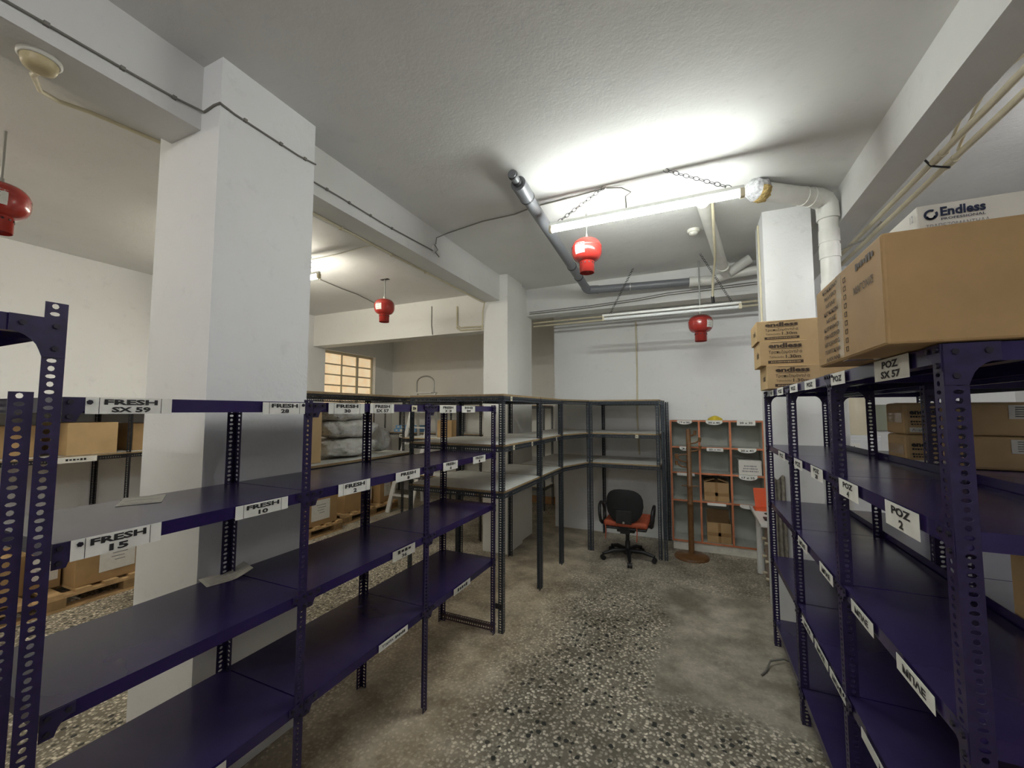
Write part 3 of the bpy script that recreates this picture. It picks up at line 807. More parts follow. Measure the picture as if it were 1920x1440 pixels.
pcarton(-5.00, 1.78, 2.24, .5, .36, 'carton with a big paper sheet at the far end of the first pallet', [(2.07, .26, .24)])
pcarton(-4.72, 3.30, 3.62, .5, .36, 'first carton with a paper sheet on the second pallet', [(3.46, .24, .24)])
pcarton(-4.90, 3.66, 3.84, .4, .34, 'narrow set-back carton on the second pallet', [])
pcarton(-4.70, 3.86, 4.38, .5, .37, 'wide carton with a large paper sheet on the second pallet', [(4.10, .30, .27)])
pcarton(-4.87, 4.68, 5.12, .5, .42, 'carton at the near end of the third pallet', [])
pcarton(-5.0, 5.16, 5.40, .5, .34, 'carton with a paper sheet in the middle of the third pallet', [(5.28, .20, .24)])
pcarton(-4.87, 5.44, 5.78, .5, .38, 'carton at the far end of the third pallet', [(5.62, .16, .22)])

# plastic sacks
def sack(c, r, label, seed, flat=.5):
    rnd = random.Random(seed); n, m = 40, 16; vs = []; fs = []
    ph = [rnd.uniform(0, 6.28) for _ in range(10)]
    for i in range(m+1):
        th = math.pi*i/m
        for j in range(n):
            a = 2*math.pi*j/n
            sx = math.copysign(abs(math.cos(a))**.75, math.cos(a)); sy = math.copysign(abs(math.sin(a))**.75, math.sin(a))
            k = 1 + .05*math.sin(5*a+ph[0]+3*th) + .05*math.sin(9*a+ph[1]-4*th) + .04*math.sin(17*a+ph[2]+7*th) + .05*rnd.uniform(-1, 1)
            st = math.sin(th)**.65 if 0 < i < m else 0
            z = math.copysign(abs(math.cos(th))**.8, math.cos(th))
            vs.append((c[0]+r[0]*sx*st*k, c[1]+r[1]*sy*st*k, c[2]+r[2]*z*(1+.05*math.sin(4*a+ph[3]))))
    for i in range(m):
        for j in range(n): fs.append((i*n+j, (i+1)*n+j, (i+1)*n+(j+1) % n, i*n+(j+1) % n))
    mb = MB(); mb.add(vs, fs, 0, True)
    zz = min(v[2] for v in vs)
    return tag(mb.build('plastic_sack', 'sack'), label, 'sack', 'clear plastic sacks on the black shelving')
zs_ = 1.314
sack((-2.75, 2.60, zs_+.084), (.20, .28, .080), 'clear plastic sack lying at the bottom of the pile', 1)
sack((-2.75, 2.62, zs_+.236), (.20, .27, .078), 'clear plastic sack in the middle of the pile', 2)
sack((-2.76, 2.58, zs_+.378), (.19, .26, .078), 'clear plastic sack on top of the pile', 3)
sack((-2.76, 2.985, zs_+.125), (.17, .055, .115), 'small bulging plastic sack beside the pile', 4)
carton('carton', -3.02, -2.56, 1.86, 2.22, 1.314, 1.70, 'tan carton on the black shelving beside the sacks', None, 'card_pale', 'top')

# blue boxes and odds and ends on the far racks
for (x, z, lab) in ((-5.50, 1.272, 'pale blue box lying on the far shelf, lower left'), (-5.21, 1.272, 'pale blue box lying on the far shelf, lower right'), (-5.46, 1.342, 'pale blue box lying upper left on the far shelf'), (-5.20, 1.342, 'pale blue box lying upper right on the far shelf')):
    t = carton('document_box', x-.13, x+.13, 6.66, 6.95, z, z+.066, lab, 'blue boxes on the far shelving', 'blue_box', None, cat='box')
    printed(t, [(None, (x+.06, 6.6595, z+.033), .07, .045, 0, 0), (None, (x-.06, 6.6595, z+.033), .05, .03, 0, 0)], ['paper'], 'sticker', **FRONT)
carton('carton', -3.02, -2.80, 4.40, 4.62, 1.362, 1.58, 'small upright tan carton on the black shelving by the back pillar', None, 'card', 'top')
for (x, y, z, lab) in ((-2.75, 4.45, .902, 'crumpled white paper on the black shelving by the back pillar'), (-3.6, 6.8, .852, 'crumpled white paper on the far shelving')):
    mb = MB(); n = 6; vs = []
    for i in range(n):
        for j in range(n): vs.append((x+(i-2.5)*.06, y+(j-2.5)*.05, z+.002+.03*random.random()))
    mb.add(vs, [(i*n+j, i*n+j+1, (i+1)*n+j+1, (i+1)*n+j) for i in range(n-1) for j in range(n-1)])
    tag(mb.build('crumpled_paper', 'paper'), lab, 'paper')

# stepladder
ld = thing('stepladder', (-4.5, 6.0, 0), 'white aluminium stepladder with a curved top handle, standing in the far bay', 'ladder')
ap = Vector((-4.30, 6.16, 2.02)); ft = Vector((-4.30, 5.47, 0)); bk_ = Vector((-4.30, 6.43, 0)); lw = .40
for s in (0, 1):
    o = Vector((-lw*s, 0, 0))
    MB().bar(ft+o+Vector((.03 if not s else -.03, 0, 0)), ap+o, .03, .075, up=(1, 0, 0)).build('front_rail', 'alu', ld)
    MB().bar(bk_+o+Vector((.03 if not s else -.03, 0, 0)), ap+o, .022, .05, up=(1, 0, 0)).build('rear_rail', 'alu', ld)
for i in range(1, 7):
    p = ft + (ap-ft)*(i/7.2)
    MB().box(p.x-lw, p.x, p.y-.045, p.y+.045, p.z-.012, p.z+.012).build('step', 'alu', ld)
MB().box(ap.x-lw, ap.x, ap.y-.1, ap.y+.1, ap.z, ap.z+.02).build('platform', 'alu', ld)
hp = [(ap.x-lw/2-.19, ap.y, ap.z)] + [(ap.x-lw/2+.19*math.cos(R(180-a)), ap.y, ap.z+.20+.12*math.sin(R(a))) for a in range(0, 181, 20)] + [(ap.x-lw/2+.19, ap.y, ap.z)]
MB().tube(hp, .014, 8).build('handle', 'galv', ld)

# ------------------------------------------------------------------ pigeonhole unit on the back wall
PY = 5.52
XS = [-.268, .057, .394, .735, 1.06]; ZP = [1.575, 1.25, .935, .598, .110]
ph = thing('pigeonhole_unit', (.4, 5.69, 0), 'pigeonhole unit with grey cells and orange edges against the back wall', 'shelving')
MB().box(XS[0], XS[-1], 5.845, 5.858, .11, 1.575).build('back_panel', 'cell_grey', ph)
MB().box(XS[0], XS[-1], PY+.01, 5.845, 0, .098).build('kickboard', 'kick_white', ph)
for x in XS:
    MB().box(x-.008, x+.008, PY+.002, 5.845, .11, 1.575).build('divider', 'cell_grey', ph)
    MB().box(x-.011, x+.011, PY-.006, PY+.002, .10, 1.585).build('edge_strip', 'orange_edge', ph)
for z in ZP:
    for i in range(4):
        MB().box(XS[i]+.008, XS[i+1]-.008, PY+.002, 5.845, z-.008, z+.008).build('cell_shelf', 'cell_grey', ph)
        MB().box(XS[i]+.011, XS[i+1]-.011, PY-.006, PY+.002, z-.010, z+.010).build('edge_strip', 'orange_edge', ph)
def cell_label(i, r, s, w=.16, h=.05, round_=False):
    c = (( XS[i]+XS[i+1])/2, PY-.0075, ZP[r]-.018); mb = MB()
    if round_:
        pts = [(-w/2, h/2), (-w/2, h*.1)] + [(-w/2*math.cos(R(a)), h*.1-h*.6*math.sin(R(a))) for a in range(20, 180, 20)] + [(w/2, h*.1), (w/2, h/2)]
        mb.prism(pts, c, (1, 0, 0), (0, 0, 1), .001)
    else: put_rect(mb, c, (1, 0, 0), (0, 0, 1), w, h, 0, .001)
    if s: put_text(mb, s, c, (1, 0, 0), (0, 0, 1), w*.7, h*.42, 1, .02, .003)
    mb.build('label', ['paper', 'ink_black'], ph)
cell_label(0, 0, '17 x 30', .17, .05, True); cell_label(1, 0, '30 x 40', .18, .055, True); cell_label(2, 0, '20 x 30', .19, .06)
cell_label(0, 1, '25', .13, .05, True); cell_label(1, 1, '25 x 45', .18, .04); cell_label(2, 1, '20 x 40', .19, .055, True)
cell_label(0, 2, '', .20, .035); cell_label(2, 2, '17 x 25', .19, .06, True)
cell_label(1, 3, '', .20, .03); cell_label(2, 3, '', .19, .05, True)
def cell_carton(x0, x1, za, zb, lab, mat='card', **k):
    t = carton('carton', x0, x1, PY+.03, 5.82, za, zb, lab, None, mat, None, **k)
    return t
t = cell_carton(.095, .365, .610, .835, 'taped brown carton in the middle pigeonhole, flaps ajar', open_=True)
MB().box(.215, .245, PY+.0285, PY+.0298, .61, .835).build('tape', 'tape_brown', t); MB().box(.10, .36, PY+.0285, PY+.0294, .675, .715).build('tape', 'tape_brown', t)
for s in (-1, 1): MB().bar((.23+s*.13, 5.68, .838), (.23+s*.02, 5.68, .875), .26, .004, up=(0, 0, 1)).build('flap', 'card', t)
t = cell_carton(.115, .375, .120, .355, 'open brown carton in the lowest pigeonhole', open_=True)
MB().box(.235, .265, PY+.0285, PY+.0298, .12, .355).build('tape', 'tape_brown', t); MB().box(.12, .37, PY+.0285, PY+.0294, .20, .24).build('tape', 'tape_brown', t)
MB().bar((.245, 5.815, .355), (.245, 5.83, .46), .25, .004, up=(0, 1, 0)).build('flap', 'card', t)
t = cell_carton(.475, .712, .945, 1.115, 'white printed carton in a pigeonhole', 'card_white')
printed(t, [('########', (.595, PY+.0295, 1.05), .13, .015, 0, 0), ('########', (.595, PY+.0295, 1.02), .15, .014, 0, 0), ('#########', (.595, PY+.0295, .99), .17, .014, 0, 0)], ['ink_grey'], 'print', **FRONT)
mb = MB(); mb.lathe([(.085, 0), (.080, .02), (.04, .045), (.012, .055)], 12, (.245, 5.66, 1.5855)); 
tag(mb.build('yellow_tape_roll', 'yellow'), 'small yellow plastic piece on top of the pigeonhole unit', 'plastic piece')

# coat stand
cx, cy = -.062, 5.27
cs = thing('coat_stand', (cx, cy, 0), 'brown wooden coat stand with a round base beside the pigeonhole unit', 'coat stand')
MB().lathe([(.19, 0), (.19, .018), (.17, .030), (.05, .036), (.03, .05)], 28, (cx, cy, 0)).build('base', 'coat_wood', cs)
MB().lathe([(.031, .03), (.031, .60), (.034, .605), (.034, .625), (.030, .63), (.029, .80), (.033, .805), (.033, .83), (.028, .835), (.026, 1.46), (.02, 1.485)], 14, (cx, cy, 0)).build('pole', 'coat_wood', cs)
for (a, z, l, up_) in ((20, 1.31, .15, .05), (-10, 1.22, .15, .04), (185, 1.19, .16, -.03), (170, 1.09, .17, .06), (200, 1.03, .17, .05), (40, 1.40, .10, .04), (95, 1.30, .12, .05)):
    d = Vector((math.cos(R(a)), -abs(math.sin(R(a)))*.6 if a != 95 else .9, 0)).normalized()
    p = Vector((cx, cy, z)); q = p+d*l*.85+Vector((0, 0, up_))
    h_ = MB().tube([p, p+d*l*.5+Vector((0, 0, up_*.3)), q], .009, 8).build('peg', 'coat_wood', cs)
    MB().tube([q-d*.01-Vector((0, 0, .02)), q+Vector((0, 0, .03))], .017, 8).build('knob', 'coat_wood', h_)
MB().tube([(cx-.09, cy, .82), (cx+.09, cy, .82)], .008, 8).build('cross_peg', 'coat_wood', cs)

# office chair, back to the camera
hx, hy = -.735, 4.93
ch = thing('office_chair', (hx, hy, 0), 'black office chair with an orange seat under the corner shelving', 'chair')
bm_ = MB().lathe([(.045, .055), (.05, .10), (.03, .115), (.028, .20)], 14, (hx, hy, 0)); bm_.build('hub', 'plastic_black', ch)
for k in range(5):
    a = R(-78+72*k); d = Vector((math.cos(a), math.sin(a), 0))
    p0 = Vector((hx, hy, .095)); p1 = p0+d*.17+Vector((0, 0, .005)); p2 = p0+d*.29-Vector((0, 0, .025))
    lg_ = MB().tube([p0, p1, p2], [.028, .024, .016], 8).build('leg', 'plastic_black', ch)
    c = p0+d*.295; c.z = .028; side = Vector((-d.y, d.x, 0))
    w_ = MB()
    for s in (-1, 1): w_.tube([c+side*.006*s, c+side*.026*s], .027, 12)
    w_.tube([c+Vector((0, 0, .02)), c+Vector((0, 0, .055))], .009, 6); w_.build('caster', 'plastic_black', lg_)
MB().tube([(hx, hy, .17), (hx, hy, .33)], .022, 12).build('gas_lift', 'plastic_black', ch)
MB().tube([(hx, hy, .27), (hx, hy, .31)], [.024, .03], 12).build('column_cup', 'plastic_black', ch)
MB().tube([(hx, hy, .23), (hx, hy, .275)], .012, 10).build('piston', 'chrome', ch)
MB().bevelbox(hx-.10, hx+.10, hy-.13, hy+.12, .325, .375, .012).build('mechanism', 'plastic_black', ch)
MB().box(hx-.05, hx+.05, hy-.20, hy-.12, .33, .45).build('back_bracket', 'plastic_black', ch)
MB().bevelbox(hx-.225, hx+.235, hy-.20, hy+.27, .37, .40, .014).build('seat_pan', 'plastic_black', ch)
st_ = MB().bevelbox(hx-.235, hx+.245, hy-.21, hy+.28, .40, .465, .028, 0, 4).build('seat', 'fabric_orange', ch)
for x in (-.21, .13):
    MB().tube([(hx+x, hy-.213, .43), (hx+x+.006, hy-.22, .36), (hx+x, hy-.215, .26)], .006, 6).build('tie_string', 'fabric_orange', st_)
# curved backrest shell
vs = []; fs = []; n, m = 22, 10
sh = MB()
for side in (0, 1):
    vs = []
    for i in range(m+1):
        rr_ = i/m
        for j in range(n):
            a = 2*math.pi*j/n
            ex = math.copysign(abs(math.cos(a))**.72, math.cos(a)); ez = math.copysign(abs(math.sin(a))**.72, math.sin(a))
            x = .205*ex*rr_*(1-.12*(ez*rr_ < 0)*abs(ez*rr_)); z = .185*ez*rr_
            edge = .02*(1-rr_**6)
            y = -.06*(x/.205)**2*-1 + .35*max(0, z)*.12 + (-edge if side == 0 else edge)
            vs.append((hx+.0+x, hy-.235+y*1.0, .64+z))
    fs = [(i*n+j, i*n+(j+1) % n, (i+1)*n+(j+1) % n, (i+1)*n+j) for i in range(m) for j in range(n)]
    sh.add(vs, fs if side else [f[::-1] for f in fs], 0, True)
bk = sh.build('backrest', 'fabric_black', ch)
MB().bevelbox(hx-.085, hx+.085, hy-.268, hy-.250, .455, .60, .008).build('back_cover', 'plastic_black', bk)
MB().box(hx-.115, hx+.0, hy-.270, hy-.268, .62, .622).build('seam', 'plastic_black', bk)
MB().tube([(hx, hy-.256, .47), (hx, hy-.275, .47)], .012, 10).build('knob', 'galv', bk)
for s in (-1, 1):
    pts = []
    for k in range(12):
        a = 2*math.pi*k/12
        pts.append((hx+s*(.285+.015*math.sin(a)), hy-.02+.135*math.cos(a), .505+.115*math.copysign(abs(math.sin(a))**.7, math.sin(a))))
    MB().tube(pts, .017, 8, closed=True).build('armrest', 'plastic_black', ch)
    MB().bar((hx+s*.20, hy-.02, .385), (hx+s*.29, hy-.02, .40), .06, .02).build('arm_bracket', 'plastic_black', ch)
mb = MB().box(-.60, -.56, 5.846, 5.852, .19, .25); tag(mb.build('yellow_tag', 'yellow'), 'small yellow tag on the wall behind the office chair', 'tag')

# desk behind the right rack
dk = thing('desk', (.95, 4.95, 0), 'white desk with round legs and a beige drawer front beside the pigeonhole unit', 'desk')
DX, DY0, DY1, DZ = .545, 4.47, 5.32, .645
MB().bevelbox(DX, 1.35, DY0, DY1, DZ-.03, DZ, .006).build('desktop', 'desk_white', dk)
for (x, y) in ((DX+.065, 5.08), (DX+.06, DY0+.08), (1.29, DY1-.08), (1.29, DY0+.08)):
    if (x, y) == (DX+.06, DY0+.08): continue
    MB().lathe([(.036, 0), (.036, .12), (.034, .13), (.034, DZ-.03)], 14, (x, y, 0)).build('leg', 'desk_white', dk)
pd = MB().box(DX+.078, DX+.48, DY0+.03, DY0+.40, .04, DZ-.03).build('drawer_unit', 'desk_beige', dk)
for z in (.44, .27, .11):
    for y in (DY0+.12, DY0+.30):
        MB().tube([(DX+.080, y, z), (DX+.065, y, z), (DX+.042, y, z)], [.008, .012, .018], 10).build('knob', 'knob_cream', pd)
MB().box(DX+.102, DX+.48, DY0+.022, DY0+.03, .06, DZ-.05).build('drawer_panel', 'desk_beige', pd)
lp = thing('orange_folder', (.60, 5.2, DZ), 'bright orange folder propped open on the white desk', 'folder')
MB().bar((.675, 5.20, DZ+.014), (.665, 5.24, DZ+.21), .17, .006, up=(0, -1, 0)).build('cover', 'orange_plastic', lp)
MB().box(.57, .76, 5.04, 5.215, DZ+.0005, DZ+.013).build('base_cover', 'orange_plastic', lp)
tag(MB().bevelbox(.60, .74, 4.62, 4.74, DZ+.0005, DZ+.014, .004).build('telephone_pad', 'plastic_black'), 'small black device lying on the white desk', 'device')
tag(MB().tube([(.72, 5.00, DZ+.008), (.68, 4.96, DZ+.008), (.64, 4.92, DZ+.007), (.66, 4.87, DZ+.007), (.71, 4.90, DZ+.007), (.75, 4.97, DZ+.007)], .006, 6).build('desk_cable', 'cable_black'), 'black cable coiled on the white desk', 'cable')
# grey cloth hanging by the right pillar
vs = []; fs = []; n, m = 14, 8
for side in (0, 1):
    for i in range(m+1):
        for j in range(n+1):
            u = j/n; v = i/m
            vs.append((.590+.075*u, 3.936-.010*math.sin(u*15+v*1.5)+.012*side, .50+.66*v-.02*math.sin(u*6)))
k = (m+1)*(n+1)
for i in range(m):
    for j in range(n):
        a = i*(n+1)+j; f = (a, a+1, a+n+2, a+n+1); fs += [f, tuple(q+k for q in f[::-1])]
mb = MB(); mb.add(vs, fs, 0, True); cl_ = mb.build('hanging_cloth', 'cloth_grey'); tag(cl_, 'grey cloth hanging in folds on the front of the right pillar', 'cloth')

# things on the wall behind the right rack
tag(MB().bevelbox(1.80, 2.06, 5.83, 5.858, 1.48, 1.77, .004).build('notice_board', 'notice'), 'grey-green notice board on the back wall, seen through the right rack', 'notice board')
fr = thing('cabinet', (1.75, 5.6, 0), 'white cabinet standing at the back wall behind the right rack', 'cabinet')
MB().bevelbox(1.45, 1.78, 5.45, 5.855, 0, 1.44, .008).build('body', 'appliance', fr)
MB().bevelbox(1.455, 1.775, 5.432, 5.45, .03, 1.40, .006).build('door', 'appliance', fr)
mb = MB(); mb.box(1.49, 1.60, 5.4305, 5.432, 1.19, 1.36, 0).box(1.53, 1.57, 5.4295, 5.4305, 1.22, 1.27, 1).box(1.515, 1.585, 5.4297, 5.4305, 1.20, 1.215, 2).box(1.545, 1.552, 5.4297, 5.4305, 1.27, 1.33, 3)
mb.build('sticker', ['paper', 'red_paint', 'orange_edge', 'green_cloth'], fr)
tag(MB().lathe([(.11, 0), (.115, .02), (.115, .40), (.10, .42)], 18, (1.62, 5.65, 1.4405)).build('paper_roll', 'knob_cream'), 'upright cream roll standing on the white cabinet', 'roll')

# papers left on the shelves of the purple rack
def sheet(name, x, y, z, w, d, rz, label, curl, lines, amp=0.0):
    n = 8; vs = []; mb = MB()
    def P(u, v, l=0):
        hh = curl*max(0, u-.55)**1.3*1.6 + amp*math.sin(u*17) + .0015
        c_, s_ = math.cos(rz), math.sin(rz); px, py = (u-.5)*w, (v-.5)*d
        return (x+px*c_-py*s_, y+px*s_+py*c_, z+hh+l)
    for i in range(n+1):
        for j in range(n+1): vs.append(P(i/n, j/n))
    mb.add(vs, [(i*(n+1)+j, (i+1)*(n+1)+j, (i+1)*(n+1)+j+1, i*(n+1)+j+1) for i in range(n) for j in range(n)])
    vs2 = [(a, b_, c-.001) for a, b_, c in vs]
    mb.add(vs2, [(i*(n+1)+j, i*(n+1)+j+1, (i+1)*(n+1)+j+1, (i+1)*(n+1)+j) for i in range(n) for j in range(n)])
    for k in range(lines):
        v0 = .1+.8*k/max(1, lines-1); a0, a1 = .08, .55+.35*random.random()
        q = [P(a0+(a1-a0)*i/5, v0, .0006) for i in range(6)] + [P(a0+(a1-a0)*i/5, v0+.025, .0006) for i in range(6)]
        mb.add(q, [(i, i+1, i+7, i+6) for i in range(5)], 1)
    return tag(mb.build(name, ['paper_dirty', 'ink_grey']), label, 'paper')
sp_ = onz(267, 938, ZL[1])
sheet('paper_sheet', sp_.x, sp_.y, ZL[1], .12, .17, R(60), 'flat white paper sheet on the second purple shelf', .0, 3)
sp_ = onz(424, 1074, ZL[2])
sheet('newspaper', sp_.x+.05, sp_.y-.03, ZL[2], .17, .12, R(75), 'curled printed paper on the third purple shelf by the pillar', .05, 7)

# ------------------------------------------------------------------ fire extinguishers hanging from the ceiling
def extinguisher(c, top, label, la, plate=False, r=.128):
    t = thing('ceiling_extinguisher', c, label, 'extinguisher', 'red ceiling fire extinguishers')
    x, y, z = c
    prof = []
    for i in range(17):
        a = math.pi*(i/16) - math.pi/2
        rr_ = r*math.copysign(abs(math.cos(a))**.62, math.cos(a)); prof.append((max(rr_, .004), r*.80*math.copysign(abs(math.sin(a))**.85, math.sin(a))))
    tk = MB().lathe(prof, 28, c).build('tank', 'red_paint', t)
    MB().lathe([(r*1.002, .018), (r*1.008, .024), (r*1.002, .030)], 28, c, cap=False).build('weld_seam', 'red_paint', tk)
    nk_ = MB().lathe([(r*.47, -.195), (r*.49, -.195), (r*.49, -.095), (r*.60, -.088), (.02, -.086)], 24, c, cap=False)
    nk_.lathe([(r*.46, -.194), (r*.45, -.12), (.01, -.12)], 24, c, 1, cap=False); nk_.build('nozzle_skirt', ['red_paint', 'red_paint'], t)
    hl = MB()
    for k in range(12):
        a = 2*math.pi*k/12; d = Vector((math.cos(a), math.sin(a), 0)); p = Vector(c)+d*r*.485+Vector((0, 0, -.118)); hl.tube([p, p+d*.0035], .007, 8)
    hl.build('vent_hole_shade', 'vent_shade_red', t)  # no real openings: dark discs paint the shade of the holes
    MB().tube([(x, y, z+r*.76), (x, y, z+r*.76+.04)], .016, 10).build('neck', 'galv', t)
    MB().tube([(x, y, z+r*.76+.03), (x, y, top+.002)], .008, 8).build('hanger_rod', 'galv', t)
    if plate: MB().box(x-.06, x+.06, y-.02, y+.02, top-.006, top+.002).build('ceiling_plate', 'cable_black', t)
    # instruction label wrapped on the tank
    mb = MB(); vs = []; 
    for i in range(7):
        for j in range(5):
            a = R(la-20+40*i/6); zz = -.055+.115*j/4; q = abs(zz)/(r*.80)
            k = r*(max(0, 1-q**(2/.85)))**.31+.002
            vs.append((x+k*math.cos(a), y+k*math.sin(a), z+zz))
    mb.add(vs, [(i*5+j, (i+1)*5+j, (i+1)*5+j+1, i*5+j+1) for i in range(6) for j in range(4)], 0, True)
    for i in range(2, len(mb.m), 1): mb.m[i] = 0
    for i in range(6): mb.m[i*4+3] = 1
    for j in range(4):
        zz = -.035+.022*j; q = abs(zz)/(r*.80); k = r*(1-q**(2/.85))**.31+.0035; v2 = []
        for i in range(5):
            a = R(la-15+22*i/4)
            v2 += [(x+k*math.cos(a), y+k*math.sin(a), z+zz), (x+k*math.cos(a), y+k*math.sin(a), z+zz+.004)]
        mb.add(v2, [(2*i, 2*i+2, 2*i+3, 2*i+1) for i in range(4)], 2)
    mb.build('label', ['paper', 'red_paint', 'ink_grey'], tk)
    return t
extinguisher((-.80, 3.37, 3.075), CZ, 'red ceiling extinguisher hanging beside the lit tube light', -105)
extinguisher((-3.60, 4.03, 3.035), CZ, 'red ceiling extinguisher hanging in the left bay before the far left beam', -85, True)
extinguisher((.10, 4.98, 2.675), CZ, 'red ceiling extinguisher half hidden by the unlit tube light', -40)
extinguisher((-3.78, .90, 2.965), CZ, 'red ceiling extinguisher hanging beside the left pillar, cut by the frame', -20)

# ------------------------------------------------------------------ tube lights
def chain(parent, a, b, n, lk=.024):
    a = Vector(a); b = Vector(b); d = (b-a).normalized(); u = d.orthogonal().normalized(); w = d.cross(u); l = (b-a).length/n
    for i in range(n):
        c = a+(b-a)*((i+.5)/n); s = u if i % 2 else w
        pts = []
        for k in range(8):
            t = 2*math.pi*k/8; pts.append(c+d*math.cos(t)*l*.62+s*math.sin(t)*lk*.55)
        MB().tube(pts, .0026, 4, closed=True).build('chain_link', 'chain', parent)
def tube_light(x0, x1, y, z, label, tube, chains=None, body='lamp_body', nt=1, group='fluorescent tube lights', off=''):
    t = thing('tube_light'+off, ((x0+x1)/2, y, z), label, 'light', group)
    MB().bevelbox(x0, x1, y-.015, y+.015, z+.008, z+.034, .003).build('batten', body, t)
    for x in (x0, x1):
        s = 1 if x == x0 else -1
        MB().bevelbox(x, x+s*.022, y-.018, y+.018, z-.040, z+.010, .003).build('lamp_holder', 'lamp_cream', t)
    MB().tube([(x0+.022, y, z-.022), (x1-.022, y, z-.022)], .018, 14).build('tube'+off, tube, t)
    if not chains:
        for x in (x0+.2, x1-.2): MB().tube([(x, y, z+.03), (x, y, CZ+.001)], .004, 6).build('hanger_rod', 'galv', t)
    if chains:
        for (p, q, n) in chains: chain(t, p, q, n)
    return t
ly, lz = 2.98, 3.15
tube_light(-1.005, .345, ly, lz, 'lit tube light on two chains above the aisle', 'tube_aisle', [((-.565, 3.00, CZ), (-.93, ly, lz+.034), 13), ((-.145, 2.955, CZ), (.27, ly, lz+.034), 13)])
ly, lz = 4.75, 2.80
tube_light(-.95, .485, ly, lz, 'unlit white tube light on chains by the back beam', 'tube_off', [((-.61, 4.92, CZ), (-.86, ly, lz+.034), 30), ((.11, 4.74, CZ), (.40, ly, lz+.034), 30)])
tube_light(-4.90, -3.60, 3.03, 3.15, 'lit tube light in the left bay behind the pillar', 'tube_left', [((-3.75, 3.03, CZ), (-3.75, 3.03, 3.184), 8)])
tube_light(-5.0, -3.7, -.6, 3.2, 'lit tube light over the near left bay', 'tube_left', off='_left_offscreen')
tube_light(-1.3, .2, -1.6, 3.25, 'lit tube light over the aisle behind the viewer', 'tube_right', off='_behind_offscreen')
tube_light(1.9, 2.9, 2.6, 3.25, 'lit tube light over the bay right of the beam', 'tube_right', off='_right_offscreen')

# ------------------------------------------------------------------ pipes, conduits and cables
def collar(parent, p, d, r, l, mat, name='collar'):
    p = Vector(p); d = Vector(d).normalized()
    return MB().tube([p-d*l/2, p+d*l/2], r, 16).build(name, mat, parent)
gp = thing('drain_pipe', (-.6, 4.0, 3.2), 'grey plastic drain pipe running under the ceiling and turning along the beam', 'pipe', None)
A = Vector((-1.10, 2.46, 3.335)); B = Vector((-1.175, 4.93, 3.215)); d = (B-A).normalized()
MB().tube([A, A+d*.16], .030, 14).build('pipe_end', 'pvc_grey', gp)
MB().tube([A+d*.14, B-d*.08], .047, 18).build('pipe', 'pvc_grey', gp)
MB().tube([A+d*.12, A+d*.32], .056, 18).build('socket', 'pvc_grey', gp)
for k in (.02, .09, .14): collar(gp, A+d*k, d, .034, .012, 'pvc_dark')
for k in (.31, 1.70, 2.02): collar(gp, A+d*k, d, .058 if k < 1 else .052, .014, 'pvc_dark')
C_ = Vector((.02, 5.08, 3.20)); e = (C_-B).normalized()
cor = [B-d*.10, B-d*.04, B+(d+e)*.015, B+e*.06+d*.02, B+e*.14+d*.03]
MB().tube(cor, .052, 16).build('elbow', 'pvc_grey', gp)
MB().tube([B+e*.12+d*.03, C_], .047, 18).build('pipe', 'pvc_grey', gp)
collar(gp, B+e*.52+d*.02, e, .052, .012, 'galv', 'clamp')
wp = thing('waste_pipe', (.4, 5.0, 3.2), 'white plastic waste pipe with a branch and open stub by the right pillar', 'pipe')
MB().tube([C_-e*.02, C_+e*.24], .054, 18).build('socket', 'pvc_white', wp); collar(wp, C_+e*.0, e, .060, .05, 'pvc_white')
J = Vector((.40, 5.02, 3.22))
MB().tube([C_+e*.2, J, J+Vector((.80, .02, .03))], .050, 16).build('pipe', 'pvc_white', wp)
T0 = onz(1318, 380, 3.38); T1 = J+Vector((-.06, -.12, .03))
MB().tube([T0, T1, J], [.050, .056, .060], 16).build('down_pipe', 'pvc_white', wp)
for k in (.0, .05): collar(wp, T1+(T0-T1)*.02+Vector((0, -k, 0)), (T0-T1), .062, .014, 'pvc_white')
sb = MB().tube([J+Vector((0, -.06, 0)), J+Vector((.20, -.10, .11))], .052, 16, caps=False)
sb.tube([J+Vector((.19, -.098, .105)), J+Vector((.205, -.101, .113))], .047, 16, 1); sb.build('branch_stub', ['pvc_white', 'pvc_white'], wp)
# pipe over the right pillar
vp = thing('soil_pipe', (.8, 3.7, 2.4), 'thick white soil pipe with a crusted joint, elbowing down beside the right pillar', 'pipe')
P0 = Vector((.46, 3.36, 3.32)); P1 = Vector((.93, 3.69, 3.315)); dd = (P1-P0).normalized()
lump = MB(); vs = []
n, m = 14, 10
for i in range(m+1):
    th = math.pi*i/m
    for j in range(n):
        a = 2*math.pi*j/n; k = .078*(1+.16*random.random())
        v = Vector((k*1.25*math.cos(th), k*math.sin(th)*math.cos(a), k*math.sin(th)*math.sin(a)))
        vs.append(P0+dd*(.03+v.x)+Vector((-dd.y, dd.x, 0))*v.y+Vector((0, 0, v.z)))
lump.add(vs, [(i*n+j, i*n+(j+1) % n, (i+1)*n+(j+1) % n, (i+1)*n+j) for i in range(m) for j in range(n)], 0)
for i in range(len(lump.m)):
    if (i//n) in (2, 3, 4, 5) and 7 <= i % n <= 12: lump.m[i] = 1
lump.build('crusted_joint', ['cement', 'foam'], vp)
MB().tube([P0+dd*.05, P1-dd*.06], .066, 20).build('pipe', 'pvc_white', vp)
V0 = Vector((P1.x+.0, P1.y+.0, 3.315))
eb = [P1-dd*.10, P1-dd*.03, P1+dd*.025+Vector((0, 0, -.012)), P1+dd*.055+Vector((0, 0, -.05)), P1+dd*.06+Vector((0, 0, -.12)), P1+dd*.06+Vector((0, 0, -.16))]
MB().tube(eb, .073, 20).build('elbow', 'pvc_white', vp)
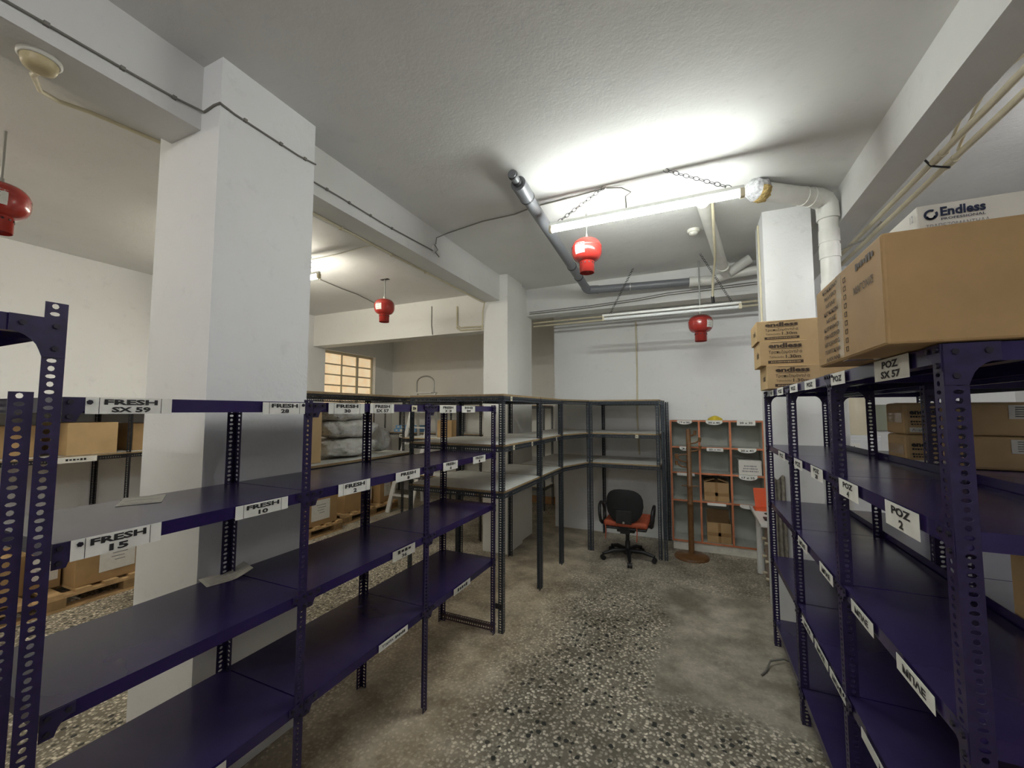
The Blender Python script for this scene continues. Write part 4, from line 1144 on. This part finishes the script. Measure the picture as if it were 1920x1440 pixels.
Q = P1+dd*.06
MB().tube([(Q.x, Q.y, 3.20), (Q.x, Q.y, 0.0)], .062, 20).build('down_pipe', 'pvc_white', vp)
for z in (3.02, 2.90, 2.62): collar(vp, (Q.x, Q.y, z), (0, 0, 1), .067, .10, 'pvc_white')
collar(vp, P1-dd*.16, dd, .071, .012, 'pvc_white', 'clamp')

def cable(name, pts, r, mat, label, cat='cable', n=6, group=None):
    return tag(MB().tube(pts, r, n).build(name, mat), label, cat, group)
def conduit(name, pts, r, mat, label, clips=(), group=None):
    t = thing(name, Vector(pts[0]), label, 'conduit', group)
    MB().tube(pts, r, 8).build('run', mat, t)
    for c in clips:
        c = Vector(c); MB().box(c.x-r*1.4, c.x+r*1.4, c.y-.008, c.y+.008, c.z-r*1.5, c.z+r*1.5).build('clip', mat, t)
    return t
# thin twin cable clipped along the left beam and round the pillar
bx = -2.163
pts = [onx(-30, -22, bx), onx(87, 45, bx), onx(230, 128, bx), onx(327, 183, bx), onx(368, 203, bx)]
clips = [p for p in pts[1:4]]
yf = 1.109
pts += [Vector((-2.14, yf, 3.155)), Vector((-2.06, yf, 3.165)), Vector((-2.012, yf-.002, 3.16))]
fx2 = -2.014
pts += [onx(440, 214, fx2), onx(500, 253, fx2), onx(560, 292, fx2), Vector((fx2, 1.645, 3.165))]
clips += [onx(460, 226, fx2), onx(527, 270, fx2), onx(572, 298, fx2)]
conduit('clipped_cable', pts, .005, 'cable_grey', 'thin grey cable clipped along the near beam and round the pillar head', clips)
pts = [onx(585, 339, bx), onx(640, 371, bx), onx(720, 420, bx), onx(812, 470, bx)]
conduit('clipped_cable', pts, .005, 'cable_grey', 'thin grey cable clipped along the far beam to a junction box', [onx(613, 355, bx), onx(655, 380, bx), onx(695, 404, bx), onx(735, 428, bx)])
jb = onx(815, 467, bx)
t = thing('junction_box', jb, 'small round junction box with tangled wires on the beam face', 'junction box')
MB().tube([jb+Vector((-.008, 0, 0)), jb+Vector((.016, 0, 0))], .042, 16).build('cover', 'ceil_white', t)
MB().tube([jb+Vector((.02, -.03, .03)), jb+Vector((.028, .01, -.01)), jb+Vector((.022, -.02, -.04)), jb+Vector((.03, .03, -.07))], .005, 6).build('wires', 'cable_grey', t)
cable('ceiling_cable', [jb+Vector((.01, 0, .03)), jb+Vector((.012, .01, .11)), onz(840, 437, CZ-.01), onz(905, 415, CZ-.01), onz(965, 402, CZ-.01), onz(1000, 388, CZ-.01), onz(1080, 368, CZ-.01), Vector((-.565, 3.0, CZ-.012))], .005, 'cable_grey', 'grey cable running over the ceiling from the junction box to the lamp')
cable('lamp_cable', [Vector((-.56, 3.01, CZ-.008)), onz(1165, 352, CZ-.02), onz(1183, 360, CZ-.06), Vector((-.42, 3.02, 3.30)), Vector((-.41, 2.99, 3.18))], .005, 'cable_grey', 'looped cable dropping from the ceiling into the lit tube light')
cable('ceiling_cable', [onz(585, 487, CZ-.01), onz(620, 480, CZ-.01), onz(700, 459, CZ-.01)], .006, 'cable_white', 'thin white cable on the ceiling of the left bay above the lamp')
cable('ceiling_cable', [onz(598, 523, CZ-.01), onz(640, 541, CZ-.01), onz(670, 552, CZ-.01), onz(702, 568, CZ-.01)], .006, 'cable_grey', 'thin grey cable on the left bay ceiling running behind the extinguisher')
# cream conduit along the beam underside then down the back pillar
px = -2.40
pts = [onz(586, 399, 3.068), onz(700, 459, 3.068), onz(800, 511, 3.068), onz(880, 553, 3.068), Vector((-2.36, 4.44, 3.06)), Vector((-2.40, 4.47, 2.95)), Vector((-2.405, 4.47, 2.72))]
conduit('cream_conduit', pts, .010, 'conduit_cream', 'cream conduit under the left beam bending down at the back pillar', [onz(640, 427, 3.068), onz(735, 477, 3.068), onz(798, 510, 3.068)])
for (z, lab) in ((2.865+.04, 'upper cream conduit across the far left beam'), (2.865-.0, 'lower cream conduit across the far left beam')):
    zz = z; conduit('cream_conduit', [(-2.42, 5.088, zz), (-3.10, 5.088, zz+.02), (-3.16, 5.088, zz+.06), (-3.165, 5.088, 3.25 if 'upper' in lab else zz+.08)], .012, 'conduit_cream', lab)
# twin conduits under the back beam
for (za, lab) in ((2.985, 'upper cream conduit under the back beam'), (2.935, 'lower cream conduit under the back beam')):
    conduit('cream_conduit', [(-2.09, 5.46, za-.01), (1.0, 5.46, za+.01)], .014, 'conduit_cream', lab)
for (z, r_, lab) in ((3.075, .006, 'thin cable along the lower edge of the back beam'), (3.10, .005, 'sagging cable on the face of the back beam')):
    conduit('clipped_cable', [(-2.05, 5.192, z-.03), (-1.2, 5.192, z-.025), (-.6, 5.192, z), (-.25, 5.192, z+.03), (.2, 5.192, z+.035), (1.0, 5.192, z+.05)], r_, 'cable_grey', lab)
conduit('cream_conduit', [(-.705, 5.848, 2.95), (-.70, 5.848, 2.3), (-.71, 5.848, 1.6), (-.69, 5.848, 1.1)], .011, 'conduit_cream', 'thin vertical conduit on the back wall behind the corner shelving')
# pair of conduits beside the right beam
for (x, z, lab) in ((1.285, 3.105, 'left one of two cream conduits beside the right beam'), (1.335, 3.065, 'right one of two cream conduits beside the right beam')):
    t = conduit('cream_conduit', [(x, -.5, z-.01), (x, 2.5, z), (x-.01, 5.0, z+.03)], .017, 'conduit_cream', lab)
    collar(t, (x, 2.95, z+.004), (0, 1, 0), .021, .09, 'conduit_cream')
cable('tie_cable', [(1.247, 3.02, 3.16), (1.275, 3.0, 3.09), (1.33, 2.95, 3.04)], .006, 'cable_black', 'black tie holding the conduits beside the right beam')
cable('loop_cable', [(1.30, 2.9, 3.10), (1.27, 2.72, 3.16), (1.262, 2.55, 3.20), (1.30, 2.35, 3.19), (1.36, 2.2, 3.14)], .008, 'conduit_cream', 'cream cable looping above the right conduits')
cable('loop_cable', [(1.32, 2.85, 3.08), (1.30, 2.66, 3.17), (1.30, 2.5, 3.24), (1.255, 2.3, 3.26)], .007, 'conduit_cream', 'second cream cable looping above the right conduits')
cable('strung_cable', [(.97, 3.76, 2.96), (1.05, 3.8, 2.93), (1.20, 3.78, 2.98), (1.29, 3.72, 3.08)], .006, 'cable_grey', 'dark cable strung from the soil pipe to the conduits')
# conduit that drops to the unlit lamp
conduit('cream_conduit', [onz(1335, 372, CZ+.005), onz(1337, 400, CZ-.085), Vector((.24, 4.45, 3.22)), Vector((.228, 4.70, 3.08)), Vector((.22, 4.75, 2.90))], .012, 'conduit_cream', 'cream conduit coming down from the ceiling to the unlit tube light')
cable('drop_cable', [Vector((.22, 4.75, 2.92)), Vector((.225, 4.75, 2.85))], .016, 'cable_black', 'black cable gland above the unlit tube light')
# smoke detectors
dp = onz(75, 108, 3.075)
t = thing('smoke_detector', dp, 'yellowed round smoke detector under the left beam', 'detector')
MB().lathe([(.062, .0), (.062, -.012), (.056, -.016)], 24, dp).build('base', 'detector_white', t)
MB().lathe([(.052, -.014), (.050, -.035), (.044, -.048), (.025, -.054), (.004, -.055)], 24, dp).build('head', 'detector', t)
cable('detector_cable', [dp+Vector((-.03, .02, -.02)), onx(62, 140, -2.43), onz(75, 170, CZ-.09), onz(110, 190, CZ-.03), onz(170, 211, CZ-.012), onz(300, 267, CZ-.012)], .011, 'conduit_cream', 'cream cable curving from the smoke detector over the ceiling', 'cable', 8)
dp = onz(1300, 431, CZ)
t = thing('smoke_detector', dp, 'small white smoke detector on the ceiling beyond the lit lamp', 'detector')
MB().lathe([(.055, .0), (.055, -.02), (.045, -.026)], 20, dp).build('base', 'detector_white', t)
MB().lathe([(.040, -.024), (.038, -.045), (.02, -.052), (.003, -.053)], 20, dp).build('head', 'detector_white', t)
# loose wire on the floor
w0 = onz(1485, 1262); w1 = onz(1455, 1248); w2 = onz(1428, 1268); 
cable('floor_wire', [onz(1500, 1255)+Vector((0, 0, .02)), onz(1470, 1243)+Vector((0, 0, .025)), onz(1445, 1248)+Vector((0, 0, .03)), onz(1436, 1262)+Vector((0, 0, .012)), w2+Vector((0, 0, .008))], .006, 'cable_grey', 'loose bent grey wire on the floor by the right rack', 'wire')

cable('wall_cable', [(-3.62, 5.092, 3.30), (-3.62, 5.092, 3.0), (-3.60, 5.092, 2.86)], .006, 'cable_grey', 'thin cable running down the far left beam below the extinguisher')
conduit('clipped_cable', [(.574, 4.14, 3.36), (.574, 4.12, 3.0), (.574, 4.12, 1.9)], .009, 'conduit_cream', 'cream cable down the side of the right pillar')
